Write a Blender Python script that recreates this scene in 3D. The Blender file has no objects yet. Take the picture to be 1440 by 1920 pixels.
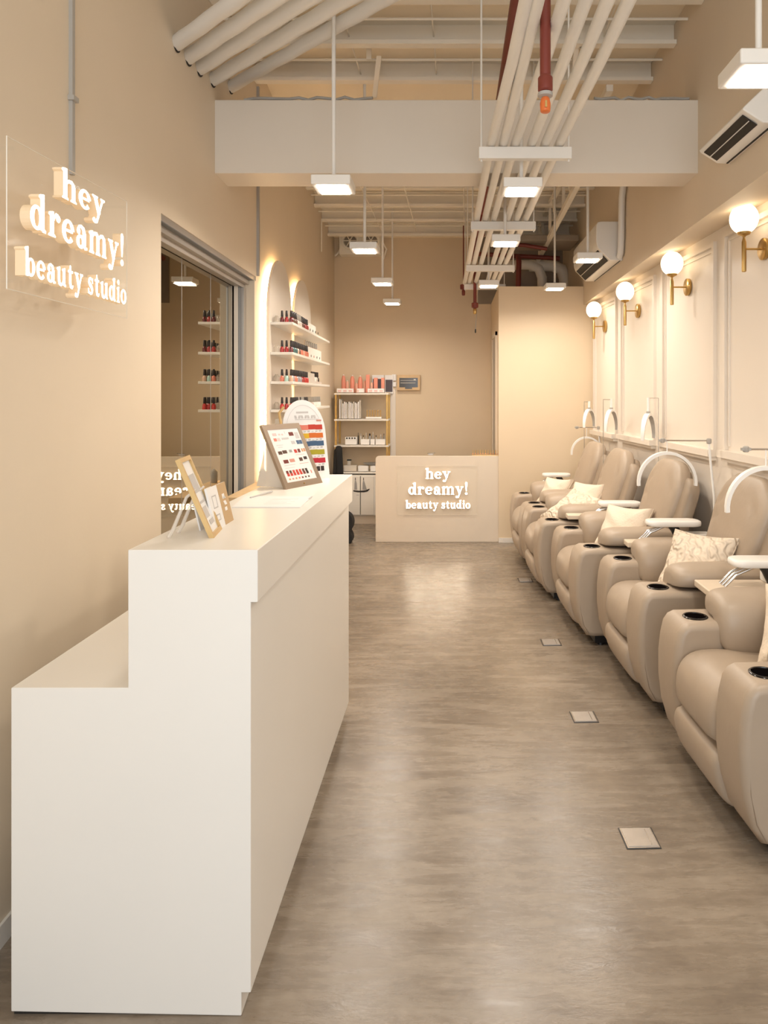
import bpy, math, random
from math import sin, cos, pi, radians, sqrt
from mathutils import Vector, Matrix
random.seed(7)
C = bpy.context.scene
COL = C.collection
EYE = 1.45                    # camera height
# ------------------------------------------------------------------ camera
cd = bpy.data.cameras.new('camera'); cam = bpy.data.objects.new('camera', cd); COL.objects.link(cam)
cam.location = (0, 0, EYE); cam.rotation_euler = (pi/2, 0, 0)
cd.sensor_fit = 'VERTICAL'; cd.sensor_height = 36; cd.sensor_width = 27
cd.lens = 36*1330/1920
cd.shift_x = -(848-720)/1920; cd.shift_y = -(960-740)/1920
cd.clip_start = .05; cd.clip_end = 60
C.camera = cam
# ------------------------------------------------------------------ world and exposure
w = bpy.data.worlds.new('world'); C.world = w; w.use_nodes = True
bg = w.node_tree.nodes['Background']; bg.inputs[0].default_value = (.86, .93, 1, 1); bg.inputs[1].default_value = 1.0
vs = C.view_settings; vs.view_transform = 'Standard'; vs.look = 'None'; vs.exposure = 0.09; vs.gamma = 1; vs.use_curve_mapping = False
PEND_W = 7.8                  # watts of each ceiling pendant
def area_light(name, loc, size, power, color, rot=(0, 0, 0), sy=None):
    l = bpy.data.lights.new(name, 'AREA'); l.energy = power; l.color = color; l.size = size
    if sy: l.shape = 'RECTANGLE'; l.size_y = sy
    o = bpy.data.objects.new(name, l); COL.objects.link(o); o.location = loc; o.rotation_euler = rot
    return o
# daylight coming in through the shop front behind the camera
area_light('storefront_daylight', (.1, -1.25, 1.75), 2.4, 50, (.88, .94, 1), (pi/2, 0, 0), 2.6)
# ------------------------------------------------------------------ materials
def mat(name, col, rough=.5, metal=0, bump=0, bscale=40, spec=.5, var=0, vscale=3, emit=None, es=0, trans=0, alpha=1, coat=0, stretch=None):
    m = bpy.data.materials.new(name); m.use_nodes = True
    n = m.node_tree.nodes; l = m.node_tree.links; p = n['Principled BSDF']
    p.inputs['Base Color'].default_value = (*col, 1); p.inputs['Roughness'].default_value = rough
    p.inputs['Metallic'].default_value = metal; p.inputs['Specular IOR Level'].default_value = spec
    if coat: p.inputs['Coat Weight'].default_value = coat; p.inputs['Coat Roughness'].default_value = .15
    if trans: p.inputs['Transmission Weight'].default_value = trans
    if alpha < 1: p.inputs['Alpha'].default_value = alpha
    if emit: p.inputs['Emission Color'].default_value = (*emit, 1); p.inputs['Emission Strength'].default_value = es
    if bump or var:
        tc = n.new('ShaderNodeTexCoord'); src = tc.outputs['Object']
        if stretch:
            mp = n.new('ShaderNodeMapping'); mp.inputs['Scale'].default_value = stretch; l.new(src, mp.inputs[0]); src = mp.outputs[0]
    if bump:
        t = n.new('ShaderNodeTexNoise'); t.inputs['Scale'].default_value = bscale; t.inputs['Detail'].default_value = 4; l.new(src, t.inputs[0])
        b = n.new('ShaderNodeBump'); b.inputs['Strength'].default_value = bump; b.inputs['Distance'].default_value = .01
        l.new(t.outputs[0], b.inputs['Height']); l.new(b.outputs[0], p.inputs['Normal'])
    if var:
        t = n.new('ShaderNodeTexNoise'); t.inputs['Scale'].default_value = vscale; t.inputs['Detail'].default_value = 5; l.new(src, t.inputs[0])
        r = n.new('ShaderNodeValToRGB'); e = r.color_ramp.elements
        e[0].position = .3; e[1].position = .7
        e[0].color = (*[c*(1-var) for c in col], 1); e[1].color = (*[min(1, c*(1+var)) for c in col], 1)
        l.new(t.outputs[0], r.inputs[0]); l.new(r.outputs[0], p.inputs['Base Color'])
    return m
M = {}
M['wall'] = mat('beige_paint', (.755, .64, .495), .55, bump=.03, bscale=60, var=.015)
M['wall_warm_lit'] = mat('warm_lit_beige_paint', (.735, .595, .42), .55, bump=.03, bscale=60, var=.015)  # wall beige with the warm light at the back mixed into its colour
M['wall_panel'] = mat('cream_panel_paint', (.81, .73, .635), .38, var=.01)
M['beam'] = mat('pale_beam_paint', (.76, .68, .58), .5, var=.015)
M['deck'] = mat('ceiling_deck_paint', (.95, .83, .64), .6, var=.03)
M['purlin'] = mat('cream_steel', (.90, .83, .71), .5, var=.02)
M['void'] = mat('void_shade_grey', (.30, .25, .20), .8, var=.1)  # grey darkened to carry the shade of the void over the partition
M['white'] = mat('white_laminate', (.84, .80, .735), .33, var=.01)
M['counter'] = mat('cream_laminate', (.74, .64, .52), .4, var=.01)
M['white_metal'] = mat('white_powder_coat', (.82, .78, .72), .4)
M['white_plastic'] = mat('white_plastic', (.86, .83, .78), .3)
M['grey_line'] = mat('grey_conduit', (.42, .39, .35), .45)
M['leather'] = mat('taupe_leather', (.415, .328, .245), .42, bump=.10, bscale=25, var=.04, vscale=4)
M['leather_dark'] = mat('taupe_leather_shell', (.345, .268, .195), .5, bump=.05, bscale=30, var=.03)
M['seam'] = mat('seam_thread', (.26, .19, .13), .7)
M['black'] = mat('black_plastic', (.012, .011, .011), .35)
M['black_gloss'] = mat('black_gloss', (.008, .007, .007), .12)
M['chrome'] = mat('chrome', (.62, .60, .58), .18, 1)
M['brass'] = mat('brushed_brass', (.53, .35, .13), .32, 1, bump=.02, bscale=200)
M['gold'] = mat('gold_frame', (.70, .50, .24), .35, .7)
M['red_pipe'] = mat('dark_red_paint', (.20, .035, .022), .45)
M['orange'] = mat('orange_plastic', (.72, .17, .04), .4)
M['globe'] = mat('opal_glass_lit', (.95, .9, .8), .3, emit=(1, .80, .54), es=2.7)
M['led'] = mat('led_panel_lit', (1, 1, 1), .3, emit=(1, .90, .78), es=22)
M['strip'] = mat('led_strip_lit', (1, 1, 1), .3, emit=(1, .70, .36), es=22)
M['letter_face'] = mat('letter_face_lit', (1, 1, 1), .3, emit=(1, .83, .60), es=7)
M['letter_side'] = mat('letter_side', (.78, .62, .43), .4, emit=(1, .66, .34), es=.22)
M['pillow'] = mat('cream_fabric', (.80, .68, .54), .85, bump=.4, bscale=90, var=.02)
M['tray_top'] = mat('beige_tray', (.72, .60, .46), .4)
M['lamp_white'] = mat('lamp_white', (.88, .86, .82), .35)
M['lamp_inner'] = mat('lamp_led_cover', (.45, .42, .38), .4)
M['aluminium'] = mat('aluminium', (.46, .42, .38), .38, .6)
M['grey_blue'] = mat('grey_rubber', (.16, .165, .17), .5)
M['bronze'] = mat('bronze_frame', (.36, .28, .21), .35, .6)
M['paper'] = mat('white_paper', (.88, .86, .84), .5)
M['paper_pink'] = mat('pinkish_paper', (.86, .80, .77), .3)
M['tan'] = mat('tan_print', (.55, .36, .18), .5)
M['ink'] = mat('grey_ink', (.56, .53, .51), .6)
M['pink'] = mat('coral_pink', (.80, .30, .21), .45)
M['pink2'] = mat('pale_coral', (.82, .44, .32), .45)
M['dusk'] = mat('dusk_purple', (.10, .08, .09), .5)
M['wood'] = mat('pale_oak', (.66, .46, .25), .45, var=.08, vscale=12)
M['smoke'] = mat('smoked_window', (.07, .065, .06), .1)
M['bag'] = mat('black_fabric', (.015, .014, .014), .8)
M['clear_box'] = mat('frosted_acrylic', (.82, .76, .68), .2, alpha=.75)
M['jar_glass'] = mat('dim_glass', (.50, .42, .33), .2, alpha=.45)
M['acrylic_leg'] = mat('acrylic_leg', (.86, .78, .68), .1, alpha=.5)
M['cup_dark'] = mat('cup_interior', (.004, .003, .003), 1, spec=0)
M['hole'] = mat('dark_slot', (.02, .016, .012), .7)
M['steel_plate'] = mat('steel_plate', (.46, .41, .36), .35, .5, var=.06, vscale=20)
def acrylic(name, col, alpha):
    m = bpy.data.materials.new(name); m.use_nodes = True; n = m.node_tree.nodes; l = m.node_tree.links
    for x in list(n): n.remove(x)
    o = n.new('ShaderNodeOutputMaterial'); t = n.new('ShaderNodeBsdfTransparent'); g = n.new('ShaderNodeBsdfPrincipled'); mx = n.new('ShaderNodeMixShader')
    t.inputs[0].default_value = (*col, 1); g.inputs['Base Color'].default_value = (*col, 1); g.inputs['Roughness'].default_value = .05
    mx.inputs[0].default_value = alpha; l.new(t.outputs[0], mx.inputs[1]); l.new(g.outputs[0], mx.inputs[2]); l.new(mx.outputs[0], o.inputs[0])
    return m
M['acrylic'] = acrylic('clear_acrylic', (1, 1, .995), .018)
M['acrylic_edge'] = mat('acrylic_edge', (.86, .78, .66), .2)
def mirror_mat():
    m = bpy.data.materials.new('tinted_mirror_glass'); m.use_nodes = True
    p = m.node_tree.nodes['Principled BSDF']; p.inputs['Base Color'].default_value = (.40, .36, .27, 1)
    p.inputs['Metallic'].default_value = 1; p.inputs['Roughness'].default_value = .015
    return m
M['mirror'] = mirror_mat()
def floor_mat():
    m = bpy.data.materials.new('polished_concrete'); m.use_nodes = True; n = m.node_tree.nodes; l = m.node_tree.links; p = n['Principled BSDF']
    tc = n.new('ShaderNodeTexCoord')
    def noise(scale, stretch, detail=6, dist=0, rough=.6):
        mp = n.new('ShaderNodeMapping'); mp.inputs['Scale'].default_value = stretch; l.new(tc.outputs['Object'], mp.inputs[0])
        t = n.new('ShaderNodeTexNoise'); t.inputs['Scale'].default_value = scale; t.inputs['Detail'].default_value = detail; t.inputs['Distortion'].default_value = dist; t.inputs['Roughness'].default_value = rough
        l.new(mp.outputs[0], t.inputs[0]); return t.outputs[0]
    a = noise(1.6, (1, 1, 1), 6, .6); b = noise(5, (.55, 3.2, 1), 7, .3, .7); c = noise(28, (.6, 1.5, 1), 4, 1.0)
    def mix(x, y, f):
        q = n.new('ShaderNodeMix'); q.data_type = 'FLOAT'; q.inputs[0].default_value = f; l.new(x, q.inputs[2]); l.new(y, q.inputs[3]); return q.outputs[0]
    s = mix(mix(a, b, .5), c, .18)
    r = n.new('ShaderNodeValToRGB'); e = r.color_ramp.elements
    e[0].position = .34; e[0].color = (.140, .108, .080, 1); e[1].position = .66; e[1].color = (.36, .295, .228, 1)
    k = r.color_ramp.elements.new(.5); k.color = (.235, .186, .138, 1)
    l.new(s, r.inputs[0]); l.new(r.outputs[0], p.inputs['Base Color'])
    rr = n.new('ShaderNodeMapRange'); rr.inputs[1].default_value = .3; rr.inputs[2].default_value = .7; rr.inputs[3].default_value = .20; rr.inputs[4].default_value = .34
    l.new(b, rr.inputs[0]); l.new(rr.outputs[0], p.inputs['Roughness'])
    bp = n.new('ShaderNodeBump'); bp.inputs['Strength'].default_value = .13; bp.inputs['Distance'].default_value = .01
    l.new(mix(b, c, .5), bp.inputs['Height']); l.new(bp.outputs[0], p.inputs['Normal'])
    p.inputs['Specular IOR Level'].default_value = .6
    return m
M['floor'] = floor_mat()
def quilt_mat():
    m = mat('quilted_cream_fabric', (.80, .68, .54), .85); n = m.node_tree.nodes; l = m.node_tree.links; p = n['Principled BSDF']
    tc = n.new('ShaderNodeTexCoord'); wv = n.new('ShaderNodeTexWave'); wv.wave_type = 'BANDS'; wv.inputs['Scale'].default_value = 7; wv.inputs['Distortion'].default_value = 5; wv.inputs['Detail'].default_value = 0; wv.inputs['Detail Scale'].default_value = 4
    l.new(tc.outputs['Object'], wv.inputs[0]); b = n.new('ShaderNodeBump'); b.inputs['Strength'].default_value = .6; b.inputs['Distance'].default_value = .02
    l.new(wv.outputs[1], b.inputs['Height']); l.new(b.outputs[0], p.inputs['Normal']); return m
M['quilt'] = quilt_mat()
# ------------------------------------------------------------------ mesh builder
class MB:
    def __init__(s): s.v = []; s.f = []; s.mi = []; s.mats = []
    def slot(s, m):
        m = M[m] if isinstance(m, str) else m
        if m not in s.mats: s.mats.append(m)
        return s.mats.index(m)
    def add(s, vs, fs, m=None):
        k = len(s.v); s.v += [tuple(v) for v in vs]; i = s.slot(m) if m is not None else 0
        for f in fs: s.f.append([q+k for q in f]); s.mi.append(i)
        return s
    def box(s, x0, x1, y0, y1, z0, z1, m=None):
        return s.add([(x, y, z) for x in (x0, x1) for y in (y0, y1) for z in (z0, z1)],
                     [(0, 1, 3, 2), (4, 6, 7, 5), (0, 4, 5, 1), (2, 3, 7, 6), (0, 2, 6, 4), (1, 5, 7, 3)], m)
    def hexa(s, P, m=None):   # 8 points: bottom ring 0-3, top ring 4-7
        return s.add(P, [(3, 2, 1, 0), (4, 5, 6, 7), (0, 1, 5, 4), (1, 2, 6, 5), (2, 3, 7, 6), (3, 0, 4, 7)], m)
    def prism(s, poly, O, A, B, N, m=None, m_front=None):
        # polygon (a,b) in plane O+aA+bB, extruded by vector N
        O, A, B, N = map(Vector, (O, A, B, N)); k = len(poly)
        ps = [O+A*a+B*b for a, b in poly]
        s.add(ps+[p+N for p in ps], [tuple(range(k))[::-1]]+[(i, (i+1) % k, (i+1) % k+k, i+k) for i in range(k)], m)
        s.add([p+N for p in ps], [tuple(range(k))], m_front or m)
        return s
    def tube(s, path, r, m=None, seg=10, caps=True):
        P = [Vector(p) for p in path]; rs = r if isinstance(r, (list, tuple)) else [r]*len(P); vs = []; prev = None
        for i, p in enumerate(P):
            d = ((P[i+1]-p) if i == 0 else (p-P[i-1]) if i == len(P)-1 else ((P[i+1]-p).normalized()+(p-P[i-1]).normalized())).normalized()
            if prev is None:
                u = d.cross(Vector((0, 0, 1)) if abs(d.z) < .9 else Vector((1, 0, 0))).normalized()
            else: u = (prev-d*prev.dot(d)).normalized()
            prev = u; q = d.cross(u)
            vs += [p+(u*cos(2*pi*j/seg)+q*sin(2*pi*j/seg))*rs[i] for j in range(seg)]
        fs = [(i*seg+j, i*seg+(j+1) % seg, (i+1)*seg+(j+1) % seg, (i+1)*seg+j) for i in range(len(P)-1) for j in range(seg)]
        if caps: fs += [tuple(range(seg))[::-1], tuple((len(P)-1)*seg+j for j in range(seg))]
        return s.add(vs, fs, m)
    def lathe(s, prof, O=(0, 0, 0), m=None, seg=20, axis=(0, 0, 1)):
        O = Vector(O); ax = Vector(axis).normalized(); u = ax.cross(Vector((0, 0, 1)) if abs(ax.z) < .9 else Vector((1, 0, 0))).normalized(); q = ax.cross(u)
        vs = [O+ax*h+(u*cos(2*pi*j/seg)+q*sin(2*pi*j/seg))*max(r, 1e-5) for r, h in prof for j in range(seg)]
        n = len(prof)
        fs = [(i*seg+j, i*seg+(j+1) % seg, (i+1)*seg+(j+1) % seg, (i+1)*seg+j) for i in range(n-1) for j in range(seg)]
        fs += [tuple(range(seg))[::-1], tuple((n-1)*seg+j for j in range(seg))]
        return s.add(vs, fs, m)
    def puff(s, outline, T, O, A, B, N, n=3, K=8, m=None, wr=None):
        # pillow-like solid: outline in plane (A,B) about its centroid, thickness T along N
        O, A, B, N = Vector(O), Vector(A), Vector(B), Vector(N).normalized()
        cx = sum(p[0] for p in outline)/len(outline); cy = sum(p[1] for p in outline)/len(outline); k = len(outline)
        rings = []
        for i in range(2*K+1):
            t = -pi/2+pi*i/(2*K); c = max(cos(t), 0)**(2/n); d = abs(sin(t))**(2/n)*(1 if t > 0 else -1)*T/2
            rings.append((c, d))
        vs = []
        for c, d in rings:
            c = max(c, .02)
            for (a, b) in outline:
                aa, bb = cx+(a-cx)*c, cy+(b-cy)*c
                e = wr(aa, bb, d) if wr else 0
                vs.append(O+A*aa+B*bb+N*(d+e))
        fs = [(i*k+j, i*k+(j+1) % k, (i+1)*k+(j+1) % k, (i+1)*k+j) for i in range(2*K) for j in range(k)]
        fs += [tuple(range(k))[::-1], tuple(2*K*k+j for j in range(k))]
        return s.add(vs, fs, m)
    def build(s, name, m=None, parent=None, smooth=False, bevel=0, bseg=3, angle=40):
        me = bpy.data.meshes.new(name); me.from_pydata(s.v, [], s.f)
        if s.mats:
            for x in s.mats: me.materials.append(x)
            for p, i in zip(me.polygons, s.mi): p.material_index = i
        if m is not None and not s.mats: me.materials.append(M[m] if isinstance(m, str) else m)
        import bmesh
        b = bmesh.new(); b.from_mesh(me); bmesh.ops.recalc_face_normals(b, faces=b.faces); b.to_mesh(me); b.free()
        if smooth or bevel:
            for p in me.polygons: p.use_smooth = True
            me.set_sharp_from_angle(angle=radians(angle))
        o = bpy.data.objects.new(name, me); COL.objects.link(o)
        if parent: o.parent = parent
        if bevel:
            bm = o.modifiers.new('bevel', 'BEVEL'); bm.width = bevel; bm.segments = bseg; bm.limit_method = 'ANGLE'; bm.angle_limit = radians(50); bm.harden_normals = True
        return o
def rrect(w, h, r, seg=5, cx=0, cy=0, rt=None):
    rt = r if rt is None else rt; P = []
    for (sx, sy, a0, q) in ((1, 1, 0, rt), (-1, 1, 90, rt), (-1, -1, 180, r), (1, -1, 270, r)):
        for i in range(seg+1):
            a = radians(a0+90*i/seg); P.append((cx+sx*(w/2-q)+q*cos(a), cy+sy*(h/2-q)+q*sin(a)))
    return P
def dense(P, step=.03):
    out = []
    for i, p in enumerate(P):
        q = P[(i+1) % len(P)]; n = max(1, int(math.dist(p, q)/step))
        out += [(p[0]+(q[0]-p[0])*j/n, p[1]+(q[1]-p[1])*j/n) for j in range(n)]
    return out
def smoothpoly(P, it=2):
    for _ in range(it):
        Q = []
        for i, p in enumerate(P):
            q = P[(i+1) % len(P)]; Q += [(p[0]*.75+q[0]*.25, p[1]*.75+q[1]*.25), (p[0]*.25+q[0]*.75, p[1]*.25+q[1]*.75)]
        P = Q
    return P
def tag(o, label, cat=None, group=None):
    o['label'] = label
    if cat: o['category'] = cat
    if group: o['group'] = group
    return o
def thing(name, label, cat, loc=(0, 0, 0), rz=0, group=None):
    o = bpy.data.objects.new(name, None); COL.objects.link(o); o.location = loc; o.rotation_euler = (0, 0, rz); o.empty_display_size = .1
    return tag(o, label, cat, group)
def struct(o): o['kind'] = 'structure'; return o
def copy_tree(o, parent=None):
    c = o.copy(); COL.objects.link(c); c.parent = parent
    for ch in [x for x in CH.get(o.name, [])]: copy_tree(ch, c)
    return c
CH = {}
def index_children():
    CH.clear()
    for x in COL.objects:
        if x.parent: CH.setdefault(x.parent.name, []).append(x)
# ------------------------------------------------------------------ room geometry helpers
def XL(y): return -1.133-.0297*y           # face of the left wall
XU = 1.287                                 # upper part of the right wall
def XR(y): return 1.773-.055*y             # recessed panelled right wall
def HC(y): return 2.01 if y < 4.8 else 2.01-.09*(y-4.8)   # underside of the purlins above eye level
YB = 8.3                                   # back wall
Y0 = -1.2
TOP = EYE+2.35
# floor
struct(MB().box(-2.2, 2.2, Y0, YB+.2, -.1, 0, 'floor').build('floor'))
# left wall with the opening for the mirror
def lw(mb, y0, y1, z0, z1, t=.30, m='wall', off=0):
    mb.hexa([(XL(y0)-t, y0, z0), (XL(y0)+off, y0, z0), (XL(y1)+off, y1, z0), (XL(y1)-t, y1, z0),
             (XL(y0)-t, y0, z1), (XL(y0)+off, y0, z1), (XL(y1)+off, y1, z1), (XL(y1)-t, y1, z1)], m)
OY0, OY1, OZ = 2.975, 4.587, 2.212
b = MB(); lw(b, Y0, OY0, 0, TOP); lw(b, OY0, OY1, OZ, TOP); lw(b, OY1, YB+.2, 0, TOP); lw(b, OY0, OY1, 0, .25)
struct(b.build('wall_left'))
b = MB(); lw(b, Y0, OY0, 0, .06, t=-.0, off=.008, m='white_metal'); struct(b.build('baseboard_left'))
# tinted mirror glass inside the opening, in four panes
win = MB(); ys = [OY0, 3.52, 3.98, 4.40, OY1]
for i in range(4):
    lw(win, ys[i]+.002, ys[i+1]-.002, .25, OZ, t=.115, m='mirror', off=-.105)
    if i: lw(win, ys[i]-.002, ys[i]+.002, .25, OZ, t=.115, m='aluminium', off=-.104)
struct(win.build('window_1'))
b = MB(); lw(b, OY0, OY1, OZ-.028, OZ, t=.10, m='aluminium', off=-.005); lw(b, OY0, OY1, OZ-.060, OZ-.028, t=.10, m='aluminium', off=-.03)
lw(b, OY0, OY1, OZ-.085, OZ-.060, t=.10, m='aluminium', off=-.055); lw(b, OY0, OY1, OZ-.032, OZ-.028, t=.1, m='grey_blue', off=-.004)
struct(b.build('trim_1'))
b = MB(); lw(b, OY1-.11, OY1-.002, .25, OZ-.085, t=.10, m='aluminium', off=-.05); lw(b, OY1-.055, OY1-.001, .25, OZ-.03, t=.10, m='wall', off=.004)
lw(b, OY1-.15, OY1-.11, .25, OZ-.085, t=.10, m='grey_blue', off=-.07); lw(b, OY1-.155, OY1-.150, .25, OZ-.085, t=.10, m='wall_panel', off=-.075)
struct(b.build('trim_2'))
# right wall : upper part, sloping soffit underside, panelled recess
def hs(y): return EYE+.911-.0075*(y-3.04)      # soffit front edge
def hi(y): return EYE+.997-.0263*(y-3.545)     # where soffit meets panelling
struct(MB().hexa([(XU, Y0, hs(Y0)), (XR(Y0)+.3, Y0, hi(Y0)), (XR(YB)+.3, YB, hi(YB)-.02), (XU, YB, hs(YB)),
                  (XU, Y0, TOP), (XR(Y0)+.3, Y0, TOP), (XR(YB)+.3, YB, TOP), (XU, YB, TOP)], 'wall').build('wall_right_upper'))
struct(MB().hexa([(XR(Y0), Y0, 0), (XR(Y0)+.3, Y0, 0), (XR(YB)+.3, YB, 0), (XR(YB), YB, 0),
                  (XR(Y0), Y0, hi(Y0)+.02), (XR(Y0)+.3, Y0, hi(Y0)+.02), (XR(YB)+.3, YB, hi(YB)+.02), (XR(YB), YB, hi(YB)+.02)], 'wall_panel').build('wall_right'))
# picture-frame mouldings with a sill on the right wall
def rw(y, d, z): return (XR(y)-d, y, z)
def rwbox(mb, y0, y1, z0, z1, d, m):
    mb.hexa([rw(y0, d, z0), rw(y0, -.01, z0), rw(y1, -.01, z0), rw(y1, d, z0), rw(y0, d, z1), rw(y0, -.01, z1), rw(y1, -.01, z1), rw(y1, d, z1)], m)
for k, (y0, y1) in enumerate([(1.05, 1.95), (2.10, 2.98), (3.12, 4.02), (4.14, 5.02), (5.17, 6.02), (6.15, 6.92)]):
    b = MB(); zb = EYE-.32-.01*k; zt = EYE+.915-.02*(k-2)
    for (ins, wd, d) in ((0, .028, .022), (.045, .010, .010)):
        rwbox(b, y0+ins, y0+ins+wd, zb+.0285+ins*.5, zt-ins, d, 'wall_panel'); rwbox(b, y1-ins-wd, y1-ins, zb+.0285+ins*.5, zt-ins, d, 'wall_panel')
        rwbox(b, y0+ins+wd, y1-ins-wd, zt-ins-wd, zt-ins, d, 'wall_panel')
    rwbox(b, y0, y1, zb-.012, zb+.028, .055, 'wall_panel'); rwbox(b, y0+.01, y1-.01, zb-.035, zb-.0125, .035, 'wall_panel')
    struct(b.build('trim_%d' % (k+3)))
# back wall and the lower room block with its doorway side
struct(MB().box(-1.8, 2.0, YB, YB+.2, 0, TOP, 'wall_warm_lit').build('wall_back'))
BX = .455
b = MB(); b.box(BX, XR(6.96)+.1, 6.96, YB, 0, EYE+1.062, 'wall_warm_lit')
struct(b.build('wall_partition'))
b = MB(); b.box(BX-.012, BX, 7.2, 7.75, 0, 2.05, 'aluminium').box(BX-.02, BX, 7.16, 7.2, 0, 2.09, 'wall').box(BX-.02, BX, 7.75, 7.79, 0, 2.09, 'wall').box(BX-.02, BX, 7.16, 7.79, 2.05, 2.09, 'wall')
struct(b.build('door_1'))
struct(MB().box(BX, XR(6.96), 6.952, 6.96, 0, .045, 'white_metal').build('baseboard_back'))
struct(MB().box(.30, 1.6, YB-.03, YB, EYE+1.06, TOP-.2, 'void').build('wall_back_upper_shade'))  # dark sheet painting in the shade on the back wall above the partition
# ceiling deck and ceiling beam
b = MB()
for (y0, y1) in ((Y0, 4.8), (4.8, YB+.2)):
    z0, z1 = EYE+HC(y0)+.14, EYE+(HC(y1))+.14
    b.hexa([(-1.9, y0, z0), (2.2, y0, z0), (2.2, y1, z1), (-1.9, y1, z1), (-1.9, y0, z0+.1), (2.2, y0, z0+.1), (2.2, y1, z1+.1), (-1.9, y1, z1+.1)], 'deck')
struct(b.build('ceiling'))
BY0, BY1 = 3.716, 3.955
struct(MB().box(-1.5, 1.5, BY0, BY1, EYE+1.16, EYE+1.545, 'beam').build('ceiling_beam', bevel=.004))
# ------------------------------------------------------------------ ceiling steelwork
PUR = [1.35, 1.81, 2.27, 2.73, 3.19, 3.65, 4.11, 4.585, 5.06, 5.53, 6.0, 6.45, 6.9, 7.33, 7.8]
ordn = ['first', 'second', 'third', 'fourth', 'fifth', 'sixth', 'seventh', 'eighth', 'ninth', 'tenth', 'eleventh', 'twelfth', 'thirteenth', 'fourteenth', 'fifteenth', 'sixteenth', 'seventeenth', 'eighteenth', 'nineteenth', 'twentieth', 'twenty-first', 'twenty-second']
near_p = [p for p in PUR if p < 5.0]; far_p = [p for p in PUR if p > 5.9]
for y in PUR:
    if y < 2.7 or 5.0 < y < 5.9: continue
    z = EYE+HC(y); b = MB(); x0, x1 = XL(y)+.002, XU-.002
    b.add([(x, yy, zz) for x in (x0, x1) for yy, zz in ((y+.006, z), (y-.05, z), (y-.05, z+.024), (y-.045, z+.024), (y-.045, z+.008), (y, z+.008), (y, z+.132), (y-.05, z+.132), (y-.05, z+.14), (y+.006, z+.14))], [tuple(range(10)), tuple(range(10, 20))]+[(i, (i+1) % 10, (i+1) % 10+10, i+10) for i in range(10)])
    o = b.build('ceiling_purlin', 'purlin')
    if y < 5: lab = 'cream roof purlin above the front of the ceiling beam, %s one up from it' % ordn[near_p[::-1].index(y)]
    else: lab = 'cream roof purlin behind the ceiling beam, %s one seen past it' % ordn[far_p.index(y)]
    tag(o, lab, 'roof beam', 'cream purlins under the ceiling')
k = 0
for y in (2.95, 3.42, 3.87, 4.34, 6.22, 6.68, 7.12, 7.56):
    z = EYE+HC(y)+.04; b = MB(); b.tube([(XL(y)+.002, y, z), (XU-.002, y, z)], .008, 'purlin', 8)
    tag(b.build('ceiling_rod', smooth=True), 'thin cream rod crossing the ceiling %s the beam, %s of four' % (('in front of', ordn[k]) if y < 5 else ('behind', ordn[k-4])), 'rod', 'thin rods between the purlins'); k += 1
# hanging sag rods running along the ceiling, front section
for i, (x, y0, y1) in enumerate([(-.62, 2.6, 4.7), (-.13, 2.4, 4.7), (.55, 2.5, 4.7), (.86, 3.0, 4.7), (-.80, 6.1, 7.9), (-.42, 6.1, 7.9), (.10, 6.1, 7.9)]):
    z = EYE+min(HC(y0), HC(y1))+.06; b = MB(); b.tube([(x, y0, z+.02), (x+.03, y1, z)], .005, 'purlin', 6)
    tag(b.build('sag_rod', smooth=True), 'slender cream tie rod crossing the purlins, %s from the left %s the beam' % ((ordn[i], 'in front of') if i < 4 else (ordn[i-4], 'behind')), 'rod', 'tie rods crossing the purlins')
# diagonal braces in the front bay
for i, (x, y, dx) in enumerate([(-.50, 4.55, .06), (.75, 4.4, -.03)]):
    b = MB(); z = EYE+HC(y); b.box(x-.015, x+.015, y-.3, y-.29, z-.0, z+.14).hexa([(x-.014, y, z-.10), (x+.014, y, z-.10), (x+.014, y+.02, z-.10), (x-.014, y+.02, z-.10), (x+dx-.014, y-.3, z+.02), (x+dx+.014, y-.3, z+.02), (x+dx+.014, y-.28, z+.02), (x+dx-.014, y-.28, z+.02)])
    tag(b.build('fly_brace', 'purlin'), 'short cream angle brace under the front purlins, %s of centre' % ('left' if i == 0 else 'right'), 'brace')
# loose cable on top of the ceiling beam
for i, (x0, x1, lab) in enumerate([(-1.1, -.42, 'grey cable lying along the top of the ceiling beam, left half'), (.75, 1.25, 'grey cable lying along the top of the ceiling beam, right end')]):
    b = MB(); n = 14; b.tube([(x0+(x1-x0)*j/n, BY0+.03+.01*sin(j*2.1), EYE+1.556+.012*abs(sin(j*1.3+i))) for j in range(n+1)], .008, 'grey_line', 8)
    tag(b.build('cable', smooth=True), lab, 'cable')
# five round insulated pipes on the left
dv = Vector((1425, -1330, 0)).normalized()
for i, (y, h, r) in enumerate([(3.149, 1.558, .032), (3.30, 1.568, .033), (3.46, 1.592, .034), (3.671, 1.63, .033), (4.0, 1.735, .033)]):
    p0 = Vector((XL(y), y, EYE+h)); t = thing('insulated_pipe', 'white insulated pipe slanting from the left wall, %s of five from the camera side' % ordn[i], 'pipe', p0, 0, 'white insulated pipes at the top left')
    b = MB(); n = 24; b.tube([Vector((0, 0, 0))+dv*(.002+1.75*j/n)+Vector((0, 0, .002*sin(j*1.7+i))) for j in range(n+1)], [r*(1+.02*sin(j*2.3+i)) for j in range(n+1)], 'white_metal', 18); b.build('insulation_sleeve', None, t, smooth=True)
    b = MB(); b.lathe([(r+.005, .0), (r+.006, .002), (r+.005, .006), (r-.004, .007)], (.001, 0, 0), 'hole', 18, (1, 0, 0)); b.build('sealant_ring', None, t, smooth=True, )
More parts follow.
